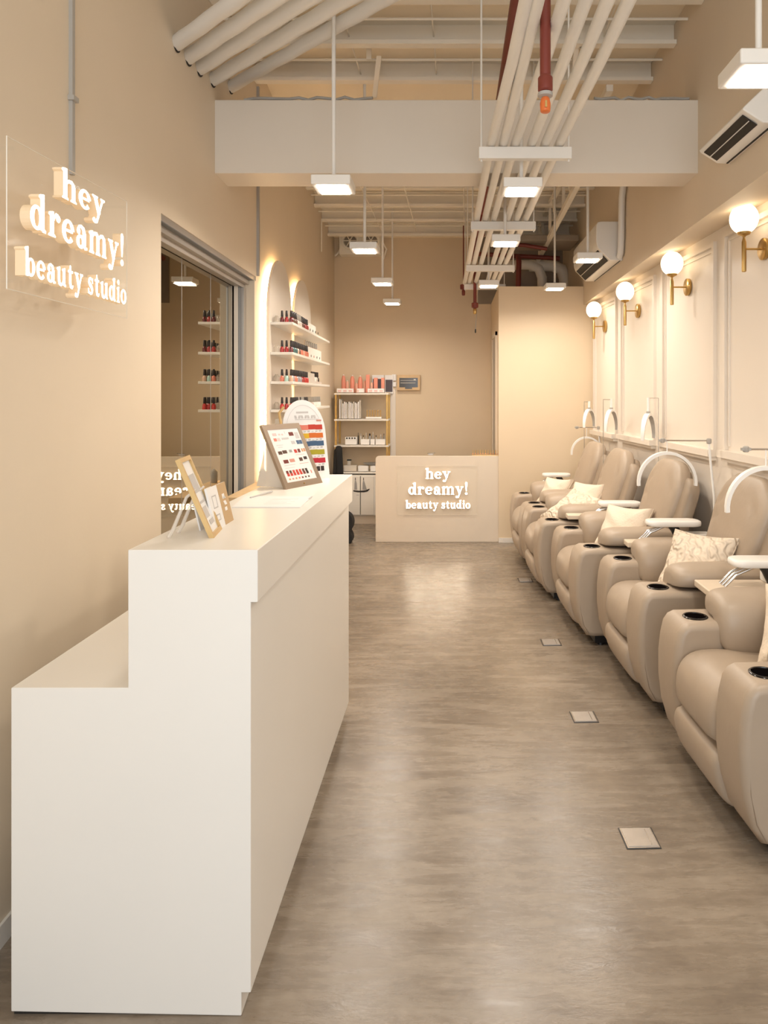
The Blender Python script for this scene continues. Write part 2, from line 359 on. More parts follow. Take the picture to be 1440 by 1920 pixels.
# conduit rack : six conduits on four trapeze bars
HP = EYE+1.105
cx_top = [.218, .247, .327, .386, .449, .509]; cx_near = [.174, .229, .282, .356, .417, .481]; cx_far = [.153, .204, .262, .3525, .41, .467]
for i in range(6):
    a, c = cx_near[i], cx_far[i]; sl = (c-a)/(4.53-3.17); g_ = (cx_near[i]-cx_top[i])/(3.17-2.01); x = lambda y: a+(sl if y > 3.17 else g_)*(max(y, 2.01)-3.17)*(.8 if y > 3.17 else 1)
    b = MB(); r = .0205; P = []
    b.tube([(x(y), y, HP+r+(.001*sin(y*3+i))) for y in (.9, 1.6, 2.4, 3.17, 3.9, 4.53, 5.3, 6.05, 6.6, 7.15)], r, 'white_metal', 12)
    tag(b.build('conduit', smooth=True), 'long white conduit carried on the hanging rack, %s of six from the left' % ordn[i], 'conduit', 'white conduits on the hanging rack')
for i, y in enumerate([3.17, 4.53, 6.05, 7.09]):
    t = thing('trapeze_hanger', 'white trapeze bar carrying the conduits, %s from the front' % ['nearest one', 'second', 'third', 'farthest one'][i], 'pipe hanger', (.325, y, EYE+1.05), 0, 'trapeze bars under the conduits')
    b = MB(); b.box(-.207, .207, -.02, .02, 0, .053); b.build('bar', 'white_metal', t, bevel=.003, bseg=2)
    ztop = HC(y)+EYE+.13-(EYE+1.05) if not (BY0 < y < BY1) else .1
    for sx in (-.195, .195):
        b = MB(); b.tube([(sx, 0, -.01), (sx, 0, ztop)], .0045, 'white_metal', 8); b.build('threaded_rod', None, t, smooth=True)
# red sprinkler main, branches and heads
b = MB(); b.tube([(.282, 2.15, EYE+1.75), (.285, 2.7, EYE+1.74), (.285, 4.6, EYE+1.72), (.27, 6.3, EYE+1.62), (.24, 7.9, EYE+1.5)], .03, 'red_pipe', 14)
b.tube([(.27, 6.3, EYE+1.62), (.27, 6.3, EYE+1.42), (.20, 6.32, EYE+1.36)], .022, 'red_pipe', 12)
b.tube([(.24, 7.55, EYE+1.5), (1.15, 7.6, EYE+1.46)], .024, 'red_pipe', 12)
b.tube([(.60, 7.1, EYE+1.50), (.72, 7.12, EYE+1.5), (.95, 7.1, EYE+1.46)], .02, 'red_pipe', 12)
b.tube([(.70, 7.55, EYE+1.47), (.70, 7.45, EYE+1.40), (.69, 7.45, EYE+1.065)], .028, 'red_pipe', 12)
tag(b.build('sprinkler_main', smooth=True), 'dark red sprinkler main running back above the conduits and over the partition', 'pipe')
t = thing('sprinkler_drop', 'red sprinkler drop with orange cap hanging between the front conduits', 'sprinkler', (.282, 2.15, EYE+.855))
b = MB(); b.tube([(0, 0, .08), (0, 0, 1.02)], .0165, 'red_pipe', 16); b.lathe([(.018, 0.0), (.0225, .005), (.0225, .042), (.0165, .05)], (0, 0, .062), 'red_pipe', 16); b.build('drop_pipe', None, t, smooth=True)
b = MB(); b.lathe([(.012, 0), (.0225, .003), (.0225, .013), (.012, .016)], (0, 0, .046), 'grey_line', 16); b.build('grey_ring', None, t, smooth=True)
b = MB(); b.lathe([(.011, 0), (.015, .003), (.0165, .026), (.013, .042), (.008, .048)], (0, 0, 0), 'orange', 12); b.box(-.003, .003, -.019, -.015, .01, .03, 'brass'); b.build('orange_cap', None, t, smooth=True)
for i, (x, y, h) in enumerate([(.225, 7.05, .80), (.115, 7.3, 1.02)]):
    t = thing('sprinkler_drop', ['dark red sprinkler drop with brass head at the far end of the conduits', 'short dark red pipe fitting left of the far conduit bar'][i], 'sprinkler', (x, y, EYE+h))
    b = MB(); b.tube([(0, 0, .05), (0, 0, .72)], .016 if i == 0 else .006, 'red_pipe', 12); b.lathe([(.02, 0), (.034, .006), (.034, .05), (.02, .056)], (0, 0, .06), 'red_pipe', 12); b.build('drop_pipe', None, t, smooth=True)
    b = MB(); b.lathe([(.012, 0), (.018, .01), (.018, .05), (.01, .06)], (0, 0, 0), 'brass' if i == 0 else 'red_pipe', 10); b.build('sprinkler_head', None, t, smooth=True)
b = MB(); b.tube([(.262, 7.14, EYE+1.11), (.235, 7.14, EYE+.66)], .003, 'grey_line', 6); b.lathe([(.004, 0), (.008, .01), (.006, .04)], (.234, 7.14, EYE+.62), 'black', 8)
tag(b.build('pull_cord', smooth=True), 'thin pull cord dangling below the far end of the conduits', 'cord')
# truss at the right, behind the beam
t = thing('roof_truss', 'cream steel truss sloping down along the ceiling at right behind the beam', 'truss', (.955, 4.3, EYE+1.5))
b = MB(); b.hexa([(-.02, .0, .13), (.02, 0, .13), (.02, 3.6, -.02), (-.02, 3.6, -.02), (-.02, 0, .17), (.02, 0, .17), (.02, 3.6, .02), (-.02, 3.6, .02)]); b.build('bottom_chord', 'purlin', t)
b = MB(); b.box(-.02, .02, 0, 3.6, .34, .38); b.build('top_chord', 'purlin', t)
for j in range(9):
    y = .1+j*.42; zb = .15-.15*y/3.6; b = MB(); yy = y+(.2 if j % 2 else .0)
    b.hexa([(-.012, y, zb), (.012, y, zb), (.012, y+.03, zb), (-.012, y+.03, zb), (-.012, yy, .36), (.012, yy, .36), (.012, yy+.03, .36), (-.012, yy+.03, .36)]); b.build('web_member', 'purlin', t)
# ducts in the dark void over the partition
for i, (x, y, r, lab) in enumerate([(1.0, 7.9, .10, 'grey flexible duct bending up behind the partition, left of two'), (1.26, 7.95, .12, 'grey flexible duct bending up behind the partition, right of two')]):
    b = MB(); b.tube([(x, y, EYE+1.065), (x, y, EYE+1.30), (x-.04, y-.02, EYE+1.40), (x-.14, y-.03, EYE+1.44), (x-.4, y-.03, EYE+1.44)], r*.55, 'purlin', 14)
    tag(b.build('duct', smooth=True), lab, 'duct')
b = MB(); b.box(.5, 1.25, 7.0, 7.5, EYE+1.52, EYE+1.58, 'void'); tag(b.build('cable_tray', bevel=.01), 'grey tray hung in the void above the partition', 'tray')
# ventilation unit high on the back wall
t = thing('ventilation_unit', 'cream twin-fan ventilation unit high on the back wall at left', 'fan', (-1.0, YB, EYE+1.63))
b = MB(); b.box(-.30, .18, -.16, 0, -.02, .27); b.build('housing', 'purlin', t, bevel=.01)
for x in (-.17, .07):
    b = MB(); b.lathe([(.085, 0), (.10, .01), (.10, .03), (.08, .035), (.07, .012), (.001, .01)], (x, -.16, .13), 'purlin', 20, (0, -1, 0)); b.lathe([(.07, 0), (.001, .001)], (x, -.175, .13), 'void', 20, (0, -1, 0))
    for a in range(3): b.tube([(x+.08*cos(a*pi/3), -.195, .13+.08*sin(a*pi/3)), (x-.08*cos(a*pi/3), -.195, .13-.08*sin(a*pi/3))], .006, 'purlin', 6)
    b.build('fan_grille', None, t, smooth=True)
b = MB(); b.tube([(-.28, -.1, .1), (-.31, -.1, .02), (-.36, -.08, -.02)], .012, 'purlin', 8); b.tube([(.18, -.1, .15), (.24, -.1, .05), (.2, -.08, -.06)], .012, 'purlin', 8); b.build('hose', None, t, smooth=True)
# conduits down the left wall
b = MB(); y = 2.23
b = MB(); b.box(XL(2.215)-.0, XL(2.215)+.012, 2.217, 2.232, EYE+.80, TOP-.3, 'grey_line').box(XL(2.215), XL(2.215)+.02, 2.21, 2.24, EYE+.92, EYE+.935, 'grey_line').box(XL(2.215), XL(2.215)+.012, 2.217, 2.233, EYE+.69, EYE+.80, 'grey_line')
tag(b.build('wall_conduit'), 'slim grey conduit running down the left wall to the glowing sign', 'conduit')
b = MB(); b.box(XL(4.6), XL(4.6)+.016, 4.60, 4.622, OZ+.01, TOP-.35, 'grey_line'); tag(b.build('wall_conduit'), 'slim grey conduit running down the wall to the mirror corner', 'conduit')
b = MB(); b.tube([(XL(7.2)+.02, 7.2, EYE+1.45), (XL(7.2)+.02, 7.2, EYE+1.78)], .006, 'purlin', 6); tag(b.build('wall_conduit', smooth=True), 'short thin stub of conduit near the ceiling, far left wall', 'conduit')
# ------------------------------------------------------------------ pendants
PEND = [(-.54, 3.23, 'nearest of the left row, hanging before the ceiling beam'), (-.57, 4.615, 'second of the left row, just behind the ceiling beam'),
        (-.59, 6.0, 'third of the left row, hung on a long rod'), (-.617, 7.3, 'farthest of the left row, lowest looking one by the back wall'),
        (.318, 3.27, 'hanging through the conduit rack just before the ceiling beam'), (.3275, 4.40, 'hanging under the conduits between two trapeze bars'), (.313, 6.12, 'hanging under the far end of the conduits'),
        (.90, 2.085, 'large bright one cut off at the right edge of the picture'), (.945, 4.95, 'hanging in front of the far wall air conditioner'), (.907, 6.28, 'hanging before the partition, farthest of the right row')]
PZ = EYE+.93
t0 = thing('pendant_light', 'square white LED pendant, '+PEND[0][2], 'pendant light', (PEND[0][0], PEND[0][1], PZ), 0, 'square LED pendants')
b = MB(); b.box(-.088, .088, -.088, .088, .004, .048); b.build('lamp_housing', 'white_metal', t0, bevel=.006)
b = MB(); b.box(-.066, .066, -.066, .066, .0, .006); b.build('light_panel', 'led', t0)
b = MB(); b.tube([(0, 0, .05), (0, 0, 1.2)], .0095, 'white_metal', 12); b.build('suspension_rod', None, t0, smooth=True)
b = MB(); b.box(-.016, .016, -.006, .006, .046, .062, 'grey_line'); b.build('rod_bracket', None, t0)
index_children()
for i, (x, y, lab) in enumerate(PEND):
    o = t0 if i == 0 else copy_tree(t0); o.location = (x, y, PZ); o['label'] = 'square white LED pendant, '+lab
    ll = area_light('pendant_glow', (x, y, PZ-.006), .15, PEND_W, (1, .905, .79)); ll.data.spread = radians(165)
# ------------------------------------------------------------------ front desk
t = thing('reception_desk', 'white stepped reception desk with a raised counter, beside the left wall', 'reception desk', (-.75, 1.655, 0))
def dx(x): return x+.75
D1 = 3.22-1.655
b = MB(); b.prism([(dx(-1.03), .010), (dx(-.492), .0), (dx(-.492), .054), (dx(-.470), .054), (dx(-.470), .965), (dx(-.454), .965), (dx(-.454), 1.088), (dx(-.757), 1.088), (dx(-.757), .766), (dx(-1.03), .766)], (0, 0, 0), (1, 0, 0), (0, 0, 1), (0, D1, 0)); b.build('desk_body', 'white', t, bevel=.0025, bseg=2)
b = MB(); b.box(dx(-1.03)+.004, dx(-.60), 0.006, D1-.006, 0.0, .03); b.build('plinth', 'hole', t)
DT = 1.088
# gold picture frame with acrylic easel legs
t = thing('photo_frame', 'slim gold photo frame leaning on clear legs at the near end of the desk', 'photo frame', (-.601, 1.79, DT))
lean = Vector((-.088, 0, .2)); L = lean.length; up = lean/L; nrm = Vector((up.z, 0, -up.x))
b = MB(); W = .125; FY = Vector((-.02, .13, 0)).normalized()
for (y0, y1, a0, a1) in ((0, .012, 0, L), (W-.012, W, 0, L), (.012, W-.012, 0, .012), (.012, W-.012, L-.012, L)):
    b.prism([(y0, a0), (y1, a0), (y1, a1), (y0, a1)], up*.0, FY, up, -nrm*.012, 'gold')
b.build('frame', None, t)
b = MB(); b.prism([(.011, .011), (W-.011, .011), (W-.011, L-.011), (.011, L-.011)], -nrm*.009, FY, up, nrm*.003, 'paper')
for (a, bb, ww, hh) in ((.035, .12, .06, .05), (.03, .05, .05, .03), (.05, .03, .05, .012), (.04, .09, .06, .006)):
    b.prism([(a, bb), (a+ww, bb), (a+ww, bb+hh), (a, bb+hh)], -nrm*.0055, FY, up, nrm*.0006, 'ink')
b.build('printed_card', None, t)
for y in (.012, .075):
    b = MB(); b.tube([up*.13+Vector((-.006, y+.02, 0)), Vector((-.078, y+.01, .10)), Vector((-.108, y-.0, .02)), Vector((-.118, y-.005, .0))], [.003, .004, .005, .005], 'acrylic_leg', 8); tag(b.build('easel_leg', None, t, smooth=True), 'clear acrylic leg')
# brochure card
t = thing('brochure', 'white and tan folded brochure standing behind the gold photo frame', 'brochure', (-.628, 1.888, DT))
up2 = Vector((-.027, 0, .111)); L2 = up2.length; up2.normalize(); n2 = Vector((up2.z, 0, -up2.x)); al = Vector((-.004, .162, 0)).normalized()
b = MB(); b.prism([(0, 0), (.162, 0), (.162, L2), (0, L2)], (0, 0, 0), al, up2, -n2*.006, 'paper'); b.prism([(0, 0), (.162, 0), (.162, L2), (0, L2)], n2*-.040+al*.0, al, up2*.96, -n2*.004, 'paper'); b.build('cover', None, t)
b = MB(); b.prism([(.085, 0), (.162, 0), (.162, L2), (.085, L2)], n2*.0, al, up2, n2*.0006, 'tan'); b.build('tan_panel', None, t)
b = MB()
for k, (a, hh) in enumerate([(.07, .014), (.052, .012), (.036, .010), (.07, .006)]): b.prism([(.11+.008*(k % 2), a), (.13+.008*(k % 2), a), (.13, a+hh), (.11, a+hh)], n2*.0007, al, up2, n2*.0004, 'paper')
for k, (a, c, ww, hh) in enumerate([(.025, .055, .035, .035), (.03, .02, .03, .018)]):
    for (q0, q1, r0, r1) in ((0, ww, 0, .003), (0, ww, hh-.003, hh), (0, .003, 0, hh), (ww-.003, ww, 0, hh)): b.prism([(a+q0, c+r0), (a+q1, c+r0), (a+q1, c+r1), (a+q0, c+r1)], n2*.0002, al, up2, n2*.0004, 'ink')
b.build('print_marks', None, t)
# flat sheet on desk
b = MB(); b.hexa([(-.705, 2.27, DT+.0005), (-.486, 2.27, DT+.0005), (-.495, 2.50, DT+.0005), (-.735, 2.52, DT+.0005), (-.705, 2.27, DT+.003), (-.486, 2.27, DT+.003), (-.495, 2.50, DT+.003), (-.735, 2.52, DT+.003)], 'paper')
for k in range(5): b.box(-.62, -.53-.02*(k % 2), 2.33+k*.028, 2.335+k*.028, DT+.003, DT+.0034, 'paper_pink')
b.hexa([(-.497, 2.44, DT+.003), (-.492, 2.44, DT+.003), (-.492, 2.5, DT+.003), (-.497, 2.5, DT+.003), (-.497, 2.44, DT+.0036), (-.492, 2.44, DT+.0036), (-.492, 2.5, DT+.0036), (-.497, 2.5, DT+.0036)], 'ink')
tag(b.build('paper_sheet'), 'thin white printed sheet lying flat on the middle of the desk counter', 'sheet of paper')
b = MB(); b.tube([(-.70, 2.46, DT+.005), (-.665, 2.62, DT+.005)], .003, 'ink', 8); tag(b.build('pen', smooth=True), 'slim dark pen lying behind the flat sheet on the desk', 'pen')
# colour chart board in a bronze frame
A_ = Vector((-.533+.6325, 2.918-2.705, 0)); WA = A_.length; A_.normalize(); nA = Vector((A_.y, -A_.x, 0)); P1 = Vector((-.6325, 2.705, DT))
upA = Vector((-nA.x*.1207, -nA.y*.1207, .244)); HA = upA.length; upA.normalize(); fA = A_.cross(upA).normalized()
if fA.dot(Vector((0, -1, 0))) < 0: fA = -fA
t = thing('colour_chart_board', 'tilted nail colour chart in a wide bronze frame at the far end of the desk', 'colour chart', P1)
b = MB(); fw = .022
for (a0, a1, c0, c1) in ((0, fw, 0, HA), (WA-fw, WA, 0, HA), (fw, WA-fw, 0, fw*1.15), (fw, WA-fw, HA-fw, HA)): b.prism([(a0, c0), (a1, c0), (a1, c1), (a0, c1)], (0, 0, 0), A_, upA, -fA*.012, 'bronze')
b.build('frame', None, t)
POFF = [-.002]
def patch(b, a, c, ww, hh, m, d=.0006, sk=0):
    b.prism([(a, c), (a+ww, c), (a+ww+sk, c+hh), (a+sk, c+hh)], Vector(fA)*POFF[0], A_, upA, fA*d, m)
def colm(n, c): M[n] = mat(n, c, .3); return n
for n, c in dict(sw_maroon=(.16, .025, .02), sw_red=(.55, .05, .035), sw_coral=(.75, .22, .16), sw_pinkl=(.82, .55, .52), sw_navy=(.06, .12, .22), sw_brown=(.10, .05, .035), sw_grey=(.35, .34, .33), sw_tan=(.6, .3, .15), sw_black=(.03, .02, .02), sw_silver=(.55, .53, .52), sw_yellow=(.75, .46, .03), sw_orange=(.68, .16, .03), sw_olive=(.42, .36, .03), sw_crim=(.5, .02, .04), sw_teal=(.05, .13, .13), sw_rose=(.62, .28, .22)).items(): colm(n, c)
b = MB(); b.prism([(fw, fw), (WA-fw, fw), (WA-fw, HA-fw), (fw, HA-fw)], -fA*.006, A_, upA, fA*.004, 'paper_pink')
S = lambda a, c, ww, hh, m: patch(b, fw+a*(WA-2*fw), fw+c*(HA-2*fw), ww*(WA-2*fw), hh*(HA-2*fw), m)
for q in [(.12, .88, .12, .05, 'sw_pinkl'), (.30, .885, .06, .03, 'sw_pinkl'), (.40, .88, .05, .03, 'sw_pinkl'), (.10, .78, .09, .055, 'sw_coral'), (.22, .78, .08, .055, 'sw_pinkl'), (.36, .80, .22, .035, 'sw_silver'), (.64, .86, .15, .07, 'sw_maroon'), (.83, .80, .12, .12, 'sw_silver'), (.62, .70, .12, .06, 'sw_silver'), (.79, .69, .09, .075, 'sw_navy'), (.89, .69, .09, .075, 'sw_navy'),
          (.08, .53, .12, .06, 'sw_brown'), (.22, .54, .14, .06, 'sw_brown'), (.44, .55, .09, .05, 'sw_grey'), (.60, .53, .09, .065, 'sw_red'), (.72, .53, .08, .07, 'sw_maroon'), (.85, .54, .05, .06, 'sw_tan'), (.92, .54, .06, .06, 'sw_tan'), (.14, .36, .15, .065, 'sw_maroon'), (.34, .37, .16, .06, 'sw_rose'), (.66, .37, .11, .065, 'sw_brown'), (.82, .39, .11, .055, 'sw_black'),
          (.12, .32, .35, .006, 'ink'), (.62, .32, .3, .006, 'sw_rose'), (.6, .49, .3, .004, 'sw_rose'), (.12, .70, .2, .006, 'sw_silver'), (.14, .66, .14, .006, 'sw_silver'), (.12, .27, .3, .004, 'sw_silver'), (.52, .9, .005, .06, 'sw_silver'), (.88, .12, .03, .06, 'sw_coral')]: S(*q)
for k in range(7):
    m = ['sw_maroon', 'sw_brown', 'sw_red', 'sw_red', 'sw_red', 'sw_brown', 'sw_black'][k]; m2 = ['sw_red', 'sw_red', 'sw_red', 'sw_red', 'sw_red', 'sw_maroon', 'sw_black'][k]
    S(.09+.105*k, .175, .07, .05, m); S(.095+.105*k, .125, .075, .05, m2); S(.10+.105*k, .055, .05, .03, ['sw_tan', 'sw_rose', 'sw_tan', 'sw_coral', 'sw_maroon', 'sw_brown', 'sw_brown'][k])
b.build('printed_chart', None, t)
b = MB(); b.hexa([A_*.03-fA*.012, A_*.2-fA*.012, A_*.2-fA*.013+upA*.01, A_*.03-fA*.013+upA*.01, A_*.03-fA*.012+upA*.18, A_*.2-fA*.012+upA*.18, A_*.2-nA*.10, A_*.03-nA*.10]) if False else b.prism([(.012, 0), (.17, 0), (.115, .2)], A_*.03-nA*.0+Vector((0, 0, .001)), -nA, (0, 0, 1), A_*.004, 'clear_box'); b.build('stand', None, t)
b = MB(); b.lathe([(.003, 0), (.003, .003), (.001, .004)], A_*(WA*.5)+upA*.012, 'brass', 8, fA); b.build('screw', None, t)
# arched colour chart behind
A_ = Vector((-.5325+.68, 3.086-2.93, 0)); WB = A_.length; A_.normalize(); nB = Vector((A_.y, -A_.x, 0)); P2 = Vector((-.68, 2.93, DT))
upA = Vector((-nB.x*.055, -nB.y*.055, .34)); HB = upA.length; upA.normalize(); fA = A_.cross(upA).normalized()
if fA.dot(Vector((0, -1, 0))) < 0: fA = -fA
POFF[0] = .0004
t = thing('arched_chart_board', 'white arch-topped colour chart standing behind the bronze framed chart', 'colour chart', P2)
def arch(w, h, seg=16, cx=0, e=1.25):
    r = w/2; P = [(cx, 0), (cx+w, 0)]; return P+[(cx+r+r*cos(pi*j/seg), h-r*e+r*e*sin(pi*j/seg)) for j in range(seg+1)]
b = MB(); b.prism(arch(WB, HB), (0, 0, 0), A_, upA, -fA*.006, 'paper'); b.build('board', None, t)
b = MB()
bars = [(.62, 'sw_coral', 'sw_red'), (.515, 'sw_yellow', 'sw_orange'), (.415, 'sw_navy', 'sw_navy'), (.305, 'sw_teal', 'sw_olive'), (.20, 'sw_crim', 'sw_crim')]
for (c, m1, m2) in bars:
    for s in range(5): patch(b, WB*(.08+.17*s), HB*(c+.004*(s % 2)), WB*.17, HB*.062, m1 if s < (2 if m1 == 'sw_teal' else 3) else m2)
    for s in range(9): patch(b, WB*(.1+.092*s), HB*(c-.028), WB*.055, HB*(.008+.006*(s % 3)), 'ink', sk=.002)
for s in range(4): patch(b, WB*(.5+.1*s), HB*.10, WB*.08, HB*.06, 'sw_black')
patch(b, WB*.34, HB*.83, WB*.28, HB*.022, 'ink')
for s in range(7): patch(b, WB*(.30+.075*s), HB*.765, WB*.045, HB*.038, 'ink', sk=.003 if s % 2 else -.003)
patch(b, WB*.30, HB*.75, WB*.55, HB*.006, 'ink'); patch(b, WB*.80, HB*.725, WB*.12, HB*.02, 'sw_rose')
pp = [(WB*.5+WB*.42*cos(a), HB-WB*.625+WB*.52*sin(a)) for a in [pi*(.05+.9*j/18) for j in range(19)]]
for (p, q) in zip(pp, pp[1:]): b.prism([p, q, (q[0], q[1]-.0015), (p[0], p[1]-.0015)], fA*.0004, A_, upA, fA*.0005, 'ink')
b.build('printed_swatches', None, t)
b = MB(); b.prism([(-.012, .0), (.0, 0), (.0, .27), (-.012, .22)], (0, 0, 0), A_, upA, -fA*.05, 'clear_box'); b.tube([-A_*.006+upA*.24, -A_*.004+upA*.29-fA*.01, A_*.02+upA*.315-fA*.01], .006, 'gold', 8); b.build('side_clip', None, t, smooth=True)
# worktop ledge in front of the mirror
b = MB(); lw(b, 3.9, 4.68, EYE-.60, EYE-.565, t=0, m='wood', off=.10); tag(b.build('wall_ledge', bevel=.003), 'pale wooden ledge along the left wall below the mirror', 'ledge')
b = MB(); b.lathe([(.02, 0), (.022, .01), (.022, .07), (.012, .085), (.006, .09)], (XL(4.56)+.05, 4.56, EYE-.565), 'grey_line', 14); tag(b.build('dispenser_bottle', smooth=True), 'small grey bottle on the wooden ledge by the mirror post', 'bottle')
# ------------------------------------------------------------------ letters
def strip(mb, pts, ws, mp, m1, m2):
    n = len(pts); Lp, Rp = [], []
    for i, p in enumerate(pts):
        a = pts[max(i-1, 0)]; c = pts[min(i+1, n-1)]; dx_, dy_ = c[0]-a[0], c[1]-a[1]; l = math.hypot(dx_, dy_) or 1
        w_ = (ws[i] if isinstance(ws, (list, tuple)) else ws)/2; Lp.append((p[0]-dy_/l*w_, p[1]+dx_/l*w_)); Rp.append((p[0]+dy_/l*w_, p[1]-dx_/l*w_))
    vs = [mp(*q, 0) for q in Lp]+[mp(*q, 0) for q in Rp]+[mp(*q, 1) for q in Lp]+[mp(*q, 1) for q in Rp]
    fs = []; ff = []
    for i in range(n-1):
        ff.append((2*n+i, 3*n+i, 3*n+i+1, 2*n+i+1)); fs.append((i, i+1, n+i+1, n+i)); fs.append((i, i+1, 2*n+i+1, 2*n+i)); fs.append((n+i, n+i+1, 3*n+i+1, 3*n+i))
    fs += [(0, n, 3*n, 2*n), (n-1, 2*n-1, 4*n-1, 3*n-1)]
    mb.add(vs, fs, m1); mb.add(vs, ff, m2)
def dot(x, y, r, ry=None, n=16): return ('poly', [(x+r*cos(2*pi*i/n), y+(ry or r)*sin(2*pi*i/n)) for i in range(n)])
def bar(x0, x1, y0, y1): return ('poly', [(x0, y0), (x1, y0), (x1, y1), (x0, y1)])
def serif(x, y, hw, up=1): return ('poly', [(x-hw, y), (x+hw, y), (x+hw+.02, y+.04*up), (x+hw-.02, y+.09*up), (x+.13, y+.13*up), (x-.13, y+.13*up), (x-hw+.02, y+.09*up), (x-hw-.02, y+.04*up)][::up])
def flag(x, y): return ('poly', [(x-.24, y-.13), (x-.22, y-.05), (x+.04, y+.03), (x+.13, y+.03), (x+.13, y-.2), (x-.13, y-.2)])
def ell(cx, cy, rx, ry, a0, a1, thin, thick, n=22):
    P, Wd = [], []
    for i in range(n+1):
        a = radians(a0+(a1-a0)*i/n); P.append((cx+rx*cos(a), cy+ry*sin(a))); Wd.append(thin+(thick-thin)*cos(a)**2)
    return ('st', P, Wd)
def stem(x, y0, y1, w_=.26): return bar(x-w_/2, x+w_/2, y0, y1)
def archd(x0, x1): return ('st', [(x0+.03, .62), (x0+.10, .80), (x0+.24, .92), (x1-.13, .93), (x1-.02, .82), (x1, .62), (x1, .05)], [.10, .13, .15, .19, .24, .26, .26])
G = {
 'h': (1.12, [stem(.24, .05, 1.45), serif(.24, 0, .21), flag(.24, 1.45), archd(.24, .82), serif(.82, 0, .21)]),
 'e': (.98, [ell(.48, .49, .33, .42, 8, 322, .14, .28), bar(.22, .82, .46, .57), ]),
 'y': (1.08, [('st', [(.24, .97), (.56, .12)], [.27, .24]), ('st', [(.86, .95), (.66, .45), (.48, -.05), (.36, -.33), (.20, -.36)], [.13, .13, .15, .15, .14]), dot(.17, -.28, .13), serif(.24, 1, .22, -1), serif(.86, 1, .17, -1)]),
 'd': (1.12, [ell(.43, .48, .29, .41, 0, 360, .13, .27), stem(.80, .05, 1.45), flag(.80, 1.45), ('poly', [(.8, 0), (1.02, 0), (1.03, .09), (.9, .16), (.8, .16)])]),
 'r': (.90, [stem(.26, .05, .97), serif(.26, 0, .24), flag(.26, .98), ('st', [(.33, .6), (.42, .8), (.56, .93), (.68, .9)], [.10, .13, .15, .16]), dot(.70, .80, .15)]),
 'a': (1.02, [dot(.24, .72, .14), ('st', [(.17, .78), (.28, .91), (.45, .95), (.62, .87), (.70, .68), (.70, .18), (.78, .06), (.95, .08)], [.12, .13, .15, .22, .27, .26, .16, .10]), ell(.40, .29, .22, .23, 0, 360, .13, .24), bar(.40, .66, .48, .57)]),
 'm': (1.66, [stem(.24, .05, .97), serif(.24, 0, .20), flag(.24, .98), archd(.24, .80), serif(.80, 0, .20), archd(.80, 1.36), serif(1.36, 0, .20)]),
 '!': (.52, [('st', [(.25, 1.45), (.25, 1.2), (.25, .42)], [.24, .27, .09]), dot(.25, 1.43, .125), dot(.25, .13, .15)]),
 'b': (1.10, [stem(.26, .0, 1.45), flag(.26, 1.45), ell(.62, .48, .29, .41, 0, 360, .13, .27)]),
 'u': (1.16, [('st', [(.26, .95), (.26, .3), (.34, .1), (.50, .05), (.66, .12), (.74, .3)], [.26, .26, .24, .18, .13, .10]), stem(.84, .05, .97), flag(.26, .98), flag(.84, .98), ('poly', [(.84, 0), (1.05, 0), (1.06, .09), (.95, .15), (.84, .15)])]),
 't': (.80, [('st', [(.36, 1.28), (.34, .95), (.34, .3), (.42, .1), (.56, .06), (.70, .18)], [.10, .26, .26, .24, .17, .09]), bar(.08, .66, .86, .99)]),
 's': (.86, [('st', [(.68, .72), (.60, .88), (.42, .95), (.25, .88), (.22, .72), (.36, .57), (.55, .44), (.65, .28), (.60, .11), (.42, .04), (.24, .10), (.15, .27)], [.08, .13, .14, .19, .25, .27, .27, .26, .2, .14, .13, .08]), bar(.61, .73, .66, .97), bar(.10, .22, .03, .34)]),
 'i': (.56, [stem(.27, .05, .97), serif(.27, 0, .22), flag(.27, .98), dot(.27, 1.30, .155)]),
 'o': (.98, [ell(.48, .48, .33, .42, 0, 360, .13, .28)]),
 ' ': (.42, [])}
def place_text(parent, text, s0, s1, zb, asc, P3, depth0, depth1):
    """P3(s,z,d) -> local 3D point; text from s0 to s1, baseline zb, ascender height asc"""
    tot = sum(G[c][0]+.06 for c in text)-.06; sx = (s1-s0)/tot; sy = asc/1.45; x = 0
    for c in text:
        adv, parts = G[c]
        if parts:
            mb = MB(); mp = lambda u, v, q, x=x: P3(s0+(x+u)*sx, zb+v*sy, depth0 if q == 0 else depth1)
            for p in parts:
                if p[0] == 'st': strip(mb, p[1], p[2], mp, 'letter_side', 'letter_face')
                else:
                    poly = p[1]; k = len(poly)
                    vs = [mp(*q, 0) for q in poly]+[mp(*q, 1) for q in poly]
                    mb.add(vs, [tuple(range(k))]+[(i, (i+1) % k, (i+1) % k+k, i+k) for i in range(k)], 'letter_side'); mb.add(vs, [tuple(range(k, 2*k))], 'letter_face')
            mb.build('exclamation_mark' if c == '!' else 'letter', None, parent)
        x += adv+.06
